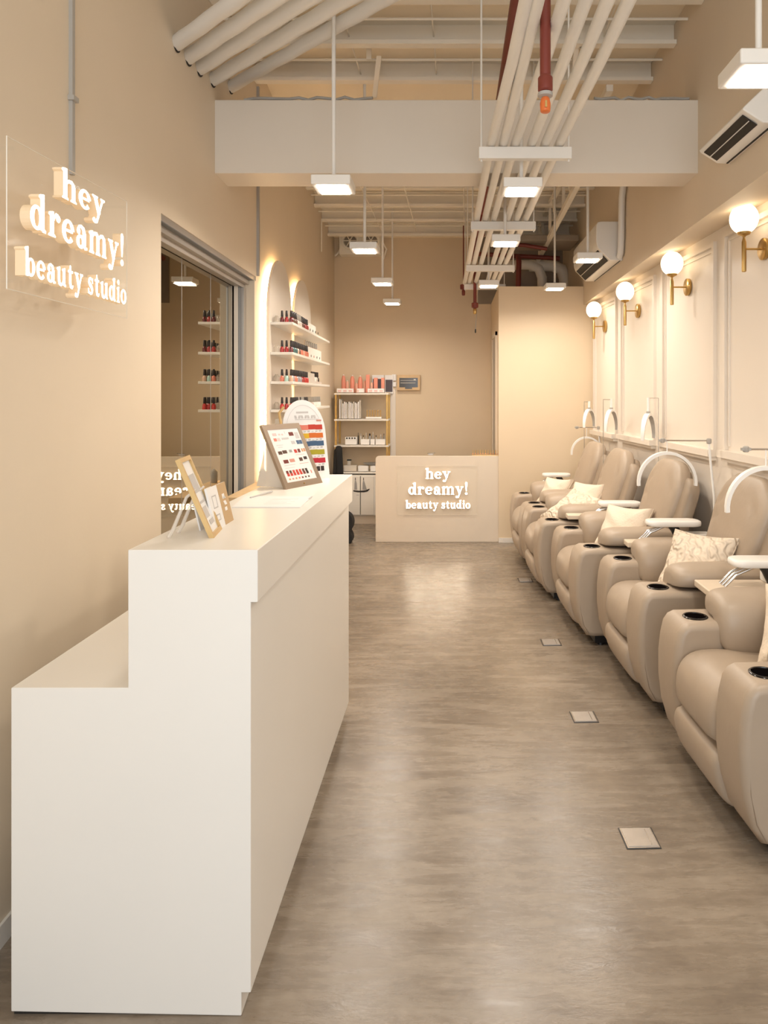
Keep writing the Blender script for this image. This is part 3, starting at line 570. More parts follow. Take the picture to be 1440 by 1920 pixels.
# left wall sign
SY, SZ = 1.85, EYE
t = thing('illuminated_sign', 'large glowing hey dreamy! beauty studio sign on clear acrylic, on the left wall', 'sign', (XL(SY), SY, SZ))
def PL(s, z, d): return (XL(s)-XL(SY)+d, s-SY, z)
b = MB()
Q = [(1.752, .262), (2.443, .263), (2.443, .665), (1.752, .639)]
b.hexa([PL(*Q[0], .083), PL(*Q[1], .083), PL(*Q[1], .086), PL(*Q[0], .086), PL(*Q[3], .083), PL(*Q[2], .083), PL(*Q[2], .086), PL(*Q[3], .086)], 'acrylic')
b.build('acrylic_plate', None, t)
b = MB()
for q in range(4): b.tube([PL(*Q[q], .0845), PL(*Q[(q+1) % 4], .0845)], .0016, 'acrylic_edge', 6)
b.build('plate_edge', None, t)
for (s_, z_) in ((1.775, .285), (2.42, .285), (2.42, .64), (1.775, .617)):
    b = MB(); b.lathe([(.005, 0), (.005, .086), (.002, .090)], PL(s_, z_, 0), 'acrylic', 10, (1, 0, 0)); b.build('standoff', None, t, smooth=True)
place_text(t, 'hey', 1.955, 2.215, .545, .085, PL, .088, .115)
place_text(t, 'dreamy!', 1.80, 2.355, .425, .098, PL, .088, .115)
place_text(t, 'beauty studio', 1.775, 2.37, .300, .073, PL, .088, .115)
# counter with the smaller sign
CY = 6.98
t = thing('service_counter', 'beige counter at the back of the studio carrying the small glowing sign', 'counter', (-.143, CY, 0))
b = MB(); W = .612; Hh = .846; r = .03
b.prism([(-W, 0), (W, 0), (W, Hh), (-W+r, Hh), (-W+r*.4, Hh-r*.25), (-W+r*.1, Hh-r*.6), (-W, Hh-r)], (0, 0, 0), (1, 0, 0), (0, 0, 1), (0, .03, 0)); b.build('front_panel', 'counter', t, bevel=.003, bseg=2)
b = MB(); b.box(-W+.02, W, .03, .50, Hh-.12, Hh-.09); b.build('worktop', 'counter', t); b = MB(); b.box(-W+.02, -W+.05, .03, .5, 0, Hh-.12); b.build('side_panel', 'counter', t)
t = thing('illuminated_sign', 'small glowing hey dreamy! beauty studio sign fixed to the back counter', 'sign', (0, CY, 0))
def PC(s, z, d): return (s, -d, z)
k = CY/1330
zz = lambda y: EYE-(y-740)*k
b = MB(); b.box((745-848)*k, (895-848)*k, -.012, -.008, zz(965), zz(873), 'acrylic'); b.build('acrylic_plate', None, t)
b = MB(); x0, x1, z0, z1 = (745-848)*k, (895-848)*k, zz(965), zz(873)
for (p, q) in (((x0, z0), (x1, z0)), ((x1, z0), (x1, z1)), ((x1, z1), (x0, z1)), ((x0, z1), (x0, z0))): b.tube([(p[0], -.010, p[1]), (q[0], -.010, q[1])], .0016, 'acrylic_edge', 6)
b.build('plate_edge', None, t)
place_text(t, 'hey', (798-848)*k, (845-848)*k, zz(897), 20*k, PC, .012, .035)
place_text(t, 'dreamy!', (766-848)*k, (878-848)*k, zz(926.5), 22*k, PC, .012, .035)
place_text(t, 'beauty studio', (761-848)*k, (882-848)*k, zz(952.5), 15.5*k, PC, .012, .035)
# gold display comb and small item on the counter
t = thing('display_stand', 'row of gold display sticks at the right end of the back counter', 'display stand', (.33, CY+.06, Hh))
b = MB(); b.box(-.135, .135, -.02, .02, 0, .008, 'gold'); b.build('base', None, t)
for j in range(11):
    b = MB(); x = -.125+.025*j; b.tube([(x, 0, .008), (x, 0, .055)], .005, 'gold', 8); b.lathe([(.008, 0), (.009, .006), (.005, .012)], (x, 0, .012), 'sw_tan', 8); b.build('stick', None, t, smooth=True)
b = MB(); b.box(-.24, -.19, CY+.1, CY+.13, Hh, Hh+.012, 'ink').tube([(-.25, CY+.12, Hh+.014), (-.17, CY+.12, Hh+.02)], .004, 'chrome', 8); tag(b.build('clip', ), 'small grey metal clip on top of the back counter', 'clip')
# ------------------------------------------------------------------ arches, shelves and polish bottles
for i, (y0, y1) in enumerate([(4.71, 5.47), (5.56, 6.36)]):
    t = thing('arch_panel', ['cream backlit arch panel on the left wall, nearer of the two', 'cream backlit arch panel on the left wall, farther of the two'][i], 'wall panel', (XL(y0), y0, 0), 0)
    r = (y1-y0)/2; zt = EYE+.955; n = 28
    wd = Vector((-.0297, 1, 0)).normalized(); off = Vector((.04, 0, 0))
    out = [(0, .3), (2*r, .3)]+[(r+r*cos(pi*j/n), zt-r+r*sin(pi*j/n)) for j in range(n+1)]
    b = MB(); b.prism(out, off, wd, (0, 0, 1), (.018, 0, 0), 'wall_panel'); b.build('panel', None, t, bevel=.002, bseg=2)
    ins = .045; out2 = [(ins, .32), (ins, zt-r)]+[(r-(r-ins)*cos(pi*j/n), zt-r+(r-ins)*sin(pi*j/n)) for j in range(1, n)]+[(2*r-ins, zt-r), (2*r-ins, .32)]
    b = MB(); pts = [Vector((.020, 0, 0))+wd*a+Vector((0, 0, c)) for a, c in out2]; b.tube(pts, .007, 'strip', 6); tag(b.build('light_strip', None, t), 'warm LED strip glowing behind the arch edge')
shelf_names = ['top', 'second', 'third', 'bottom']
shelf_z = [EYE+.486, EYE+.285, EYE+.089, EYE-.10]
cols = {'clear': (.62, .52, .45), 'dark red': (.13, .012, .014), 'red': (.36, .02, .02), 'bright red': (.55, .035, .03), 'coral': (.66, .20, .13), 'teal': (.04, .12, .12), 'mint': (.42, .62, .55), 'grey': (.34, .32, .34), 'black': (.02, .018, .018), 'nude': (.66, .42, .30), 'brown': (.12, .05, .03), 'white': (.80, .76, .70)}
for n, c in cols.items(): M['pol_'+n] = mat('polish_'+n.replace(' ', '_'), c, .15, coat=.5)
M['cap_dark'] = mat('bottle_cap_black', (.02, .012, .010), .3); M['cap_light'] = mat('bottle_cap_grey', (.32, .29, .25), .4)
protos = {}
def polish(colour, loc, label, group, cap='cap_dark', s=1):
    key = (colour, cap)
    if key not in protos:
        bb = MB(); bb.lathe([(.0135, 0), (.0145, .002), (.0145, .022), (.012, .034), (.0065, .039), (.0065, .043)], (0, 0, 0), 'pol_'+colour, 12)
        cc = MB(); cc.lathe([(.0085, 0), (.009, .002), (.0072, .040), (.0055, .042)], (0, 0, .041), cap, 10)
        o1 = bb.build('polish_body', smooth=True); o2 = cc.build('polish_cap', smooth=True)
        protos[key] = (o1.data, o2.data); bpy.data.objects.remove(o1); bpy.data.objects.remove(o2)
    r = thing('nail_polish_bottle', label, 'nail polish', loc, random.uniform(0, 3), group); r.scale = (s, s, s)
    for nm, me in zip(('glass_body', 'cap'), protos[key]):
        o = bpy.data.objects.new(nm, me); COL.objects.link(o); o.parent = r
plan = [['dark red', 'red', 'dark red', 'brown', 'brown', 'brown', 'clear', 'clear', 'clear', 'brown', 'dark red', 'red'],
        ['red', 'red', 'dark red', 'teal', 'teal', 'teal', 'nude', 'brown', 'coral', 'coral', 'nude', 'coral'],
        ['coral', 'mint', 'nude', 'grey', 'coral', 'coral', 'grey', 'grey', 'grey', 'red', 'red', 'bright red'],
        ['bright red', 'red', 'bright red', 'red', 'red', 'nude', 'nude', 'clear', 'nude', 'clear', 'clear', 'nude']]
SY0, SY1 = 4.74, 6.46
for si, sz in enumerate(shelf_z):
    b = MB(); wd0 = .042; P = []
    for z in (sz-.018, sz): P += [(XL(SY0)+.059, SY0, z), (XL(SY0)+.059+.15, SY0, z), (XL(SY1)+.059+.15, SY1, z), (XL(SY1)+.02, SY1, z)]
    b.hexa(P, 'white'); tag(b.build('wall_shelf', bevel=.002, bseg=2), 'white wall shelf across the two arches, %s of four' % ['topmost', 'second from the top', 'third from the top', 'lowest'][si], 'shelf', 'white shelves on the arches')
    grp = 'nail polish bottles on the %s shelf' % shelf_names[si]
    for j in range(3):
        c = plan[si][j]; y = 4.80; x = XL(y)+.059+.065+j*.031
        polish(c, (x, y, sz), '%s polish bottle, %s from the wall in the %s shelf end row' % (c, ordn[j], shelf_names[si]), grp)
    for j in range(3, 14):
        c = plan[si][min(j, 11)]; y = 4.81+(j-3)*.055; x = XL(y)+.059+.130
        polish(c, (x, y+.02, sz), '%s polish bottle along the %s shelf front, %s from the near end' % (c, shelf_names[si], ordn[j-3]), grp, 'cap_dark' if c not in ('clear', 'mint') else 'cap_light')
    y0, y1 = 5.50, 6.18
    if si == 0:
        b = MB(); P = smoothpoly([(0, 0), (.09, 0), (.10, .5), (.04, .62), (0, .6)], 2)
        b.prism([(a-.05+.0, c) for a, c in P], (XL(5.6)+.12, 5.52, sz), (1, 0, 0), (-.0297, 1, 0), (0, 0, .085), 'white_plastic')
        for q in range(4): b.lathe([(.010, 0), (.010, .003)], (XL(5.6)+.172, 5.62+q*.11, sz+.028), 'black', 8, (1, 0, 0))
        tag(b.build('organizer_box', smooth=True), 'white curved organizer box at the far end of the top shelf', 'box')
        b = MB(); b.lathe([(.02, 0), (.03, .01), (.032, .04), (.02, .06), (.001, .065)], (XL(5.5)+.14, 5.46, sz), 'white_plastic', 14); tag(b.build('cotton_jar', smooth=True), 'small round white jar beside the curved box on the top shelf', 'jar')
    elif si == 1:
        b = MB(); b.prism([(0, 0), (.10, 0), (.10, .62), (0, .62)], (XL(5.55)+.09, 5.48, sz), (1, 0, 0), (-.0297, 1, 0), (0, 0, .085), 'white_plastic')
        for q in range(4): b.lathe([(.010, 0), (.010, .003)], (XL(5.6)+.188, 5.58+q*.12, sz+.02), 'black' if q != 1 else 'sw_rose', 8, (1, 0, 0))
        tag(b.build('organizer_box', bevel=.008), 'white rectangular organizer box holding bottles on the second shelf', 'box')
        for q in range(7): polish('white' if q == 0 else 'nude', (XL(5.7)+.15, 5.56+q*.075, sz+.06), 'bottle standing in the white box on the second shelf, %s from the near end' % ordn[q], 'bottles in the white box', 'cap_light')
    elif si == 2:
        b = MB(); b.prism([(0, 0), (.09, 0), (.09, .30), (0, .30)], (XL(5.45)+.10, 5.44, sz), (1, 0, 0), (-.0297, 1, 0), (0, 0, .08), 'clear_box')
        tag(b.build('organizer_box', bevel=.006), 'frosted organizer box in the middle of the third shelf', 'box')
        b = MB(); b.prism([(0, 0), (.08, 0), (.08, .36), (0, .36)], (XL(5.8)+.10, 5.80, sz), (1, 0, 0), (-.0297, 1, 0), (0, 0, .02), 'clear_box')
        tag(b.build('organizer_tray', bevel=.004), 'low frosted tray of bottles at the far end of the third shelf', 'tray')
        for q in range(5): polish(['white', 'clear', 'white', 'clear', 'black'][q], (XL(5.9)+.145, 5.86+q*.065, sz+.02), '%s polish bottle in the low tray on the third shelf, %s from the near end' % (['white', 'clear', 'white', 'clear', 'black'][q], ordn[q]), 'bottles in the low tray')
    else:
        for q in range(9): polish('clear' if q < 4 else 'white', (XL(5.8)+.155, 5.62+q*.065, sz), 'pale polish bottle at the far end of the bottom shelf, %s from the near side' % ordn[q], 'pale bottles on the bottom shelf', 'cap_light')
# faint glass jars near wall on each shelf
for si, sz in enumerate(shelf_z):
    b = MB(); b.lathe([(.015, 0), (.02, .004), (.02, .035), (.012, .045), (.010, .05)], (XL(4.8)+.059+.028, 4.80, sz), 'jar_glass', 12)
    tag(b.build('glass_jar', smooth=True), 'small clear glass jar next to the wall at the near end of the %s shelf' % shelf_names[si], 'jar')
# ------------------------------------------------------------------ sconces
SC = [(3.567, .732), (4.56, .691), (5.57, .6575), (6.53, .6284), (2.55, .76)]
scn = ['nearest in view, at the right edge', 'second from the right edge', 'third from the right edge', 'farthest one, next to the partition', 'just beyond the right edge']
t0 = thing('wall_sconce', '', 'wall lamp', (0, 0, 0), 0, 'brass globe sconces')
b = MB(); b.lathe([(.052, 0), (.055, .004), (.055, .018), (.050, .022), (.001, .022)], (0, 0, 0), 'brass', 28, (-1, 0, 0)); b.build('backplate', None, t0, smooth=True)
b = MB(); b.tube([(-.02, 0, 0), (-.11, 0, 0)], .0055, 'brass', 10); b.build('arm', None, t0, smooth=True)
b = MB(); b.lathe([(.008, 0), (.0115, .003), (.0115, .150), (.009, .158), (.006, .170), (.006, .175)], (-.11, 0, -.115), 'brass', 16); b.build('stem', None, t0, smooth=True)
b = MB(); b.lathe([(.006, 0), (.010, .006), (.030, .014), (.034, .024), (.032, .026)], (-.11, 0, .06), 'brass', 20); b.build('cup', None, t0, smooth=True)
b = MB(); n = 14; b.lathe([(.070*sin(pi*(j/n)*.985+.02), .152-.076*cos(pi*j/n)) for j in range(n+1)], (-.11, 0, 0), 'globe', 28); b.build('glass_globe', None, t0, smooth=True)
index_children()
for i, (y, h) in enumerate(SC[:4]):
    o = t0 if i == 0 else copy_tree(t0); o.location = (XR(y), y, EYE+h); o['label'] = 'brass wall sconce with a lit white globe, '+scn[i]
# ------------------------------------------------------------------ air conditioners
def aircon(name, y0, y1, z0, z1, d, label, vent0, vent1, wedge=False):
    t = thing(name, label, 'air conditioner', (XU, y0, z0)); Ln = y1-y0; H = z1-z0
    prof = [(0, 0), (-d*.47, 0), (-d*.92, .090), (-d*.98, .12), (-d, .15), (-d, H-.03), (-d*.93, H-.005), (-d*.8, H), (0, H)]
    if wedge: prof = [(0, 0), (-.06, .004), (-.135, .052), (-.140, .062), (-.128, .075), (-.05, .150), (0, .165)]
    b = MB(); b.prism(prof, (0, 0, 0), (1, 0, 0), (0, 0, 1), (0, Ln, 0)); b.build('casing', 'white_plastic', t, bevel=.006, bseg=3)
    # slot follows the curved lower front
    p, q = Vector((-d*.50, 0, .0055)), Vector((-d*.90, 0, .086))
    if wedge: p, q = Vector((-.068, 0, .0095)), Vector((-.128, 0, .048))
    nn = Vector((-(q-p).z, 0, (q-p).x)).normalized()
    if nn.z > 0: nn = -nn
    b = MB(); o0 = p+nn*.006; b.hexa([o0+Vector((0, vent0, 0)), q+nn*.006+Vector((0, vent0, 0)), q+nn*.006+Vector((0, vent1, 0)), o0+Vector((0, vent1, 0)), p+nn*.003+Vector((0, vent0, 0)), q+Vector((0, vent0, 0)), q+Vector((0, vent1, 0)), p+nn*.003+Vector((0, vent1, 0))], 'hole'); b.build('air_outlet', None, t)
    mid = (p+q)/2+nn*.007; b = MB(); b.tube([mid+Vector((0, vent0+.005, 0)), mid+Vector((0, vent1-.005, 0))], .0022, 'white_plastic', 8); b.build('louver', None, t, smooth=True)
    b = MB(); b.box(-.02, -.012, .01, Ln-.01, -.002, .002, 'hole'); b.build('bottom_seam', None, t)
    return t
aircon('air_conditioner', 2.80, 3.29, EYE+1.07, EYE+1.36, .165, 'white wall air conditioner at the upper right, seen from below', .03, .46, True)
t = aircon('air_conditioner', 5.36, 6.35, EYE+1.015, EYE+1.31, .20, 'white wall air conditioner farther back, behind a hanging pendant', .04, .95)
b = MB(); b.box(-.035, -.005, -.004, .001, .16, .27, 'aluminium'); b.build('side_bracket', None, t)
b = MB(); b.tube([(XU-.03, 5.34, EYE+1.04), (XU-.03, 5.30, EYE+1.06), (XU-.03, 5.28, EYE+1.15), (XU-.03, 5.26, EYE+1.46), (XU-.03, 5.20, EYE+1.56), (XU-.03, 4.9, EYE+1.75), (XU-.03, 4.6, EYE+1.9)], .024, 'white_plastic', 12)
tag(b.build('refrigerant_pipe', smooth=True), 'white boxed refrigerant pipe rising beside the farther air conditioner', 'pipe')
# ------------------------------------------------------------------ floor outlets
for i, (x, y) in enumerate([(.611, 2.318), (.592, 3.19), (.577, 4.15), (.571, 5.54)]):
    t = thing('floor_outlet', 'square steel floor outlet cover, %s to the camera' % ['closest', 'second closest', 'third closest', 'fourth, farthest'][i], 'floor outlet', (x, y, 0), .03, 'steel floor outlets')
    b = MB(); b.box(-.056, .056, -.056, .056, 0, .0015, 'black'); b.build('gasket', None, t)
    b = MB(); b.box(-.052, .052, -.052, .052, .001, .003, 'chrome').box(-.047, .047, -.046, .047, .003, .0045, 'steel_plate'); b.build('cover_frame', None, t)
    b = MB(); b.box(.027, .030, -.04, .04, .0045, .0062, 'chrome'); b.build('lift_edge', None, t)
# ------------------------------------------------------------------ recliners
t0 = thing('recliner', '', 'recliner chair', (0, 0, 0), 0, 'taupe recliners along the right wall')
armp = [(.105, .055), (.070, .062), (.038, .11), (.012, .20), (.0, .30), (.0, .40), (.008, .47), (.020, .522), (.038, .547), (.062, .558), (.25, .56), (.66, .56), (.69, .54), (.70, .50), (.70, .055)]
AW = .095
for s in (-1, 1):
    b = MB(); yc = s*.29
    b.prism(dense(armp, .05), (0, yc-AW, 0), (1, 0, 0), (0, 0, 1), (0, 2*AW, 0)); a = b.build('arm', 'leather', t0, bevel=.03, bseg=5)
    b = MB(); b.lathe([(.040, -.004), (.049, -.004), (.050, .0012), (.047, .0035), (.042, .0035), (.040, -.001)], (.118, yc, .5595), 'black_gloss', 28); b.lathe([(.0415, 0), (.0415, .0008), (.0, .0008)], (.118, yc, .5595), 'cup_dark', 28); tag(b.build('cup_holder', None, a, smooth=True), 'glossy black cup holder')
    # seam lines on the outer face
    b = MB(); yo = yc+s*(AW-.006); pts = [(.078, yo, .075), (.048, yo, .13), (.030, yo, .22), (.024, yo, .33), (.026, yo, .42), (.034, yo, .48), (.055, yo, .53)]
    b.tube([(x, y+s*.0035, z) for x, y, z in pts], .0015, 'seam', 6); b.build('arm_seam', None, a, smooth=True)
    b = MB(); o2 = [(s*.092, .572), (s*.108, .60), (s*.104, .635), (s*.075, .66), (0, .668), (-s*.08, .66), (-s*.125, .63), (-s*.150, .57), (-s*.152, .50), (-s*.140, .445), (-s*.115, .435), (-s*.088, .50), (-s*.05, .565)]
    o2 = dense(smoothpoly(o2, 2), .02)
    b.puff(o2, .44, (.395, yc, 0), (0, 1, 0), (0, 0, 1), (1, 0, 0), n=5, K=9); b.build('arm_pad', 'leather', t0, smooth=True, angle=80)
    b = MB(); b.box(.36, .56, yc-.09, yc+.09, .556, .571); b.build('pad_bracket', 'black', t0)
b = MB(); prof = dense(smoothpoly([(.0, .262), (-.018, .33), (-.006, .42), (.05, .472), (.16, .478), (.30, .462), (.52, .455), (.53, .27), (.3, .255)], 2), .03)
b.puff(prof, .405, (0, 0, 0), (1, 0, 0), (0, 0, 1), (0, 1, 0), n=7, K=8); b.build('seat_cushion', 'leather', t0, smooth=True, angle=80)
b = MB(); prof = dense(smoothpoly([(.012, .262), (-.014, .225), (-.004, .15), (.03, .085), (.07, .060), (.22, .060), (.22, .262)], 2), .03)
b.puff(prof, .405, (0, 0, 0), (1, 0, 0), (0, 0, 1), (0, 1, 0), n=9, K=8); b.build('footrest', 'leather', t0, smooth=True, angle=80)
B_ = Vector((.30, 0, .954)); N_ = Vector((-.954, 0, .30)); B0 = Vector((.462, 0, .44))
cush = dense([(a*(.84+.16*min(1, max(0, c)/.25)), c) for a, c in rrect(.56, .665, .06, 6, 0, .315, rt=.19)], .03)
def fold(a, bq, d):
    e = 0
    if d > 0:
        for (fa, fb, sl) in ((.17, .50, -.7), (.17, .40, -.5), (-.17, .50, .7)):
            u = (bq-fb)-sl*(a-fa); rr_ = math.hypot(a-fa, bq-fb)
            e -= .020*math.exp(-(u/.013)**2-(rr_/.06)**2)
    return e
b = MB(); b.puff(cush, .135, B0-N_*.0675, (0, 1, 0), B_, N_, n=3.6, K=12, wr=fold); b.build('back_cushion', 'leather', t0, smooth=True, angle=80)
shell = dense(rrect(.71, .59, .05, 6, 0, .27, rt=.10), .04)
b = MB(); b.puff(shell, .10, B0-N_*.105, (0, 1, 0), B_, N_, n=5, K=7); b.build('back_shell', 'leather_dark', t0, smooth=True, angle=80)
b = MB(); roll = dense(rrect(.44, .20, .08, 6), .03); b.puff(roll, .10, B0-N_*.135+B_*.50, (0, 1, 0), B_, N_, n=3, K=7); b.build('headrest_roll', 'leather_dark', t0, smooth=True, angle=80)
b = MB(); b.box(.12, .66, -.36, .36, .015, .06); b.build('base', 'black', t0)
for (x, y) in ((.16, -.33), (.16, .33), (.62, -.33), (.62, .33)):
    b = MB(); b.lathe([(.022, 0), (.022, .02)], (x, y, 0), 'black', 12); b.build('foot', None, t0)
index_children()
CHAIR = [(.870, 2.555), (.822, 3.57), (.690, 4.455), (.580, 5.345), (.545, 6.13)]
cl = ['nearest one, cut off by the right edge', 'second from the camera, holding a quilted pillow', 'third from the camera, holding a pleated pillow', 'fourth from the camera, holding a large rumpled pillow', 'farthest one, beside the partition']
chairs = []
for i, (x, y) in enumerate(CHAIR):
    o = t0 if i == 0 else copy_tree(t0); o.location = (x, y, 0); o.rotation_euler = (0, 0, radians(2.4)); o['label'] = 'taupe leather recliner, '+cl[i]; chairs.append(o)
# ------------------------------------------------------------------ pillows
def pillow(name, c, a1, a2, size, label, m='pillow', T=.13):
    a1 = Vector(a1).normalized(); a2 = Vector(a2); a2 = (a2-a1*a2.dot(a1)).normalized(); n_ = a1.cross(a2); P = []
    K = 12
    for sd in range(4):
        for j in range(K):
            u = -1+2*j/K; pin = 1-.10*(1-u*u)
            P.append([(u, -pin), (pin, u), (-u, pin), (-pin, -u)][sd])
    P = [(a*size/2, bq*size/2) for a, bq in P]
    t = thing(name, label, 'pillow', c)
    b = MB(); wr = lambda a, bq, d: .004*sin(a*60+bq*35)*(1 if d > 0 else -1)
    b.puff(P, T, (0, 0, 0), a1, a2, n_, n=2.0, K=12, wr=wr); b.build('cover', m, t, smooth=True, angle=80)
    b = MB(); b.tube([a1*p[0]+a2*p[1] for p in P+[P[0]]], .0035, m, 6); b.build('piping', None, t, smooth=True)
    return t
for i, (lab, m, dd, a1, sz) in enumerate([
        ('cream throw pillow barely showing on the nearest recliner at the right edge', 'pillow', (.40, -.02, .60), (.30, .42, .80), .34),
        ('cream quilted throw pillow on the second recliner', 'quilt', (.385, -.055, .60), (.42, .36, .80), .36),
        ('cream pleated throw pillow on the third recliner', 'pillow', (.37, -.03, .60), (.40, .36, .80), .34),
        ('large rumpled cream pillow on the fourth recliner', 'quilt', (.33, -.03, .585), (.75, .30, .55), .38),
        ('small plain cream pillow on the farthest recliner', 'pillow', (.33, -.04, .60), (.42, .36, .80), .30)]):
    x, y = CHAIR[i]; pillow('throw_pillow', (x+dd[0], y+dd[1], dd[2]), a1, (.55, -.83, -.12), sz, lab, m)
x, y = CHAIR[3]; pillow('throw_pillow', (x+.43, y+.08, .64), (.40, .36, .80), (.55, -.83, -.12), .30, 'plain cream pillow tucked behind the large rumpled one', 'pillow')
# ------------------------------------------------------------------ manicure tables
def mtable(i, x, y, w_, zt, zp, x1, label, px0, px1):
    t = thing('manicure_table', label, 'side table', (x, y, 0))
    L_ = x1-x
    b = MB(); b.box(0, L_, -w_/2, w_/2, zt-.03, zt); b.build('table_top', 'tray_top', t, bevel=.006)
    b = MB(); b.box(.12, L_-.02, -w_/2+.01, w_/2-.01, .02, zt-.03); b.build('cabinet', 'white_plastic', t, bevel=.01)
    b = MB(); b.box(.10, .125, -w_/2+.02, w_/2-.02, .30, zt-.08); b.build('cabinet_front', 'grey_line', t)
    b = MB(); Lp = px1-px0; b.puff(dense(rrect(Lp, .125, .045, 6), .03), .035, ((px0+px1)/2-x, 0, zp-.018), (1, 0, 0), (0, 1, 0), (0, 0, 1), n=6, K=5); b.build('hand_rest', 'white_plastic', t, smooth=True, angle=80)
    for s in (-.025, .005, .035):
        b = MB(); b.tube([(px0-x-.03, s, zt), (px0-x+.02, s, (zt+zp)/2-.01), (px0-x+.10, s, zp-.035)], .006, 'chrome', 10); b.build('strut', None, t, smooth=True)
    b = MB(); b.tube([(px0-x+.20, 0, zt), (px0-x+.16, 0, zp-.05), (px0-x+.14, 0, zp-.03)], [.03, .025, .02], 'black', 12); b.build('joint', None, t, smooth=True)
    b = MB(); b.box(px0-x+.17, px0-x+.36, -w_/2+.005, w_/2-.005, zt, zp-.075, 'white_plastic'); b.build('tool_box', None, t, bevel=.008)
mtable(0, 1.08, 3.07, .20, .625, .745, 1.50, 'slim manicure table with white hand rest, between the first and second recliners', 1.20, 1.50)
mtable(1, .98, 4.01, .10, .625, .745, 1.42, 'slim manicure table with white hand rest, between the second and third recliners', 1.095, 1.40)
mtable(2, .79, 4.90, .10, .625, .715, 1.35, 'slim manicure table with white hand rest, between the third and fourth recliners', 1.01, 1.30)
mtable(3, .74, 6.62, .16, .60, .72, 1.15, 'slim manicure table with white hand rest, beyond the farthest recliner', .84, 1.10)
# ------------------------------------------------------------------ arc lamps
def arc_lamp(x, y, zc, r, hz, xj, xp, label, rot=0, ztop=None, kind=1):
    t = thing('arc_lamp', label, 'arc lamp', (xp, y, 0))
    R = Matrix.Rotation(rot, 3, 'Z'); n = 22; wv = .034; th = .008
    b = MB(); vs = []
    for j in range(n+1):
        a = pi*(-.03+1.06*j/n); ww = wv*(.62+.38*sin(max(0, min(pi, a))))
        for (rr_, hw) in ((r+th, -ww/2), (r+th, ww/2), (r-th, ww/2), (r-th, -ww/2)):
            v = R@Vector((rr_*cos(a), hw, rr_*sin(a)*1.05)); vs.append(v+Vector((x-xp, 0, zc)))
    fs = []; fi = []
    for j in range(n):
        for q in range(4):
            f = (4*j+q, 4*j+(q+1) % 4, 4*j+4+(q+1) % 4, 4*j+4+q); (fi if q == 2 else fs).append(f)
    fs += [(0, 1, 2, 3), (4*n, 4*n+1, 4*n+2, 4*n+3)]
    b.add(vs, fs, 'lamp_white'); b.add(vs, fi, 'lamp_inner'); b.build('arc_head', None, t, smooth=True)
    zt = zc+r*1.05
    if kind == 1:
        b = MB(); b.tube([(x-xp, 0, zt), (x-xp, 0, hz)], .003, 'lamp_white', 8); b.build('hanger', None, t, smooth=True)
        b = MB(); b.tube([(xj-xp, 0, hz), (0, 0, hz)], .0045, 'chrome', 8); b.build('arm', None, t, smooth=True)
        b = MB(); b.lathe([(.010, 0), (.013, .004), (.013, .022), (.008, .026)], (xj-xp, 0, hz-.013), 'grey_line', 10); b.box(xj-xp-.02, xj-xp+.02, -.008, .008, hz-.006, hz+.006, 'grey_line'); b.build('arm_joint', None, t, smooth=True)
        b = MB(); b.lathe([(.010, 0), (.014, .004), (.014, .026), (.008, .03)], (0, 0, hz-.018), 'grey_line', 10); b.build('post_joint', None, t, smooth=True)
        b = MB(); b.tube([(0, 0, hz-.015), (.012, 0, hz-.15), (.03, 0, hz-.32), (.035, 0, .03)], .007, 'lamp_white', 10); b.build('post', None, t, smooth=True)
    else:
        b = MB(); b.tube([(x-xp, 0, zt+.02), (x-xp, 0, ztop)], .010, 'lamp_white', 10); b.build('hanger', None, t, smooth=True)
        b = MB(); b.box(x-xp-.012, x-xp+.012, -.01, .01, zt-.002, zt+.022, 'grey_line'); b.build('head_joint', None, t)
        b = MB(); b.tube([(x-xp, 0, ztop-.004), (0, 0, ztop-.004)], .003, 'chrome', 8); b.build('arm', None, t, smooth=True)
        b = MB(); b.tube([(0, 0, ztop-.004), (0, 0, .03)], .003, 'chrome', 8); b.build('post', None, t, smooth=True)
    b = MB(); b.lathe([(.05, 0), (.05, .02), (.02, .03)], (.03 if kind == 1 else 0, 0, 0), 'white_metal', 16); b.build('lamp_base', None, t, smooth=True)
arc_lamp(1.335, 3.02, .965, .165, 1.218, 1.25, 1.55, 'white half-ring lamp over the second recliner, cut off by the right edge')
arc_lamp(1.205, 3.98, .955, .160, 1.193, 1.18, 1.44, 'white half-ring lamp hanging over the back of the third recliner')
arc_lamp(1.25, 6.60, .905, .140, 1.145, 1.16, 1.36, 'white half-ring lamp over the farthest recliner')
arc_lamp(1.36, 4.92, 1.155, .150, 0, 0, 1.43, 'raised half-ring lamp turned edge-on, nearest of three by the ledge', radians(60), 1.43, 2)
arc_lamp(1.30, 5.80, 1.17, .145, 0, 0, 1.235, 'raised half-ring lamp turned edge-on, middle of three by the ledge', radians(60), 1.415, 2)
arc_lamp(1.245, 6.45, 1.17, .135, 0, 0, 1.20, 'raised half-ring lamp turned edge-on, farthest of three by the ledge', radians(60), 1.39, 2)
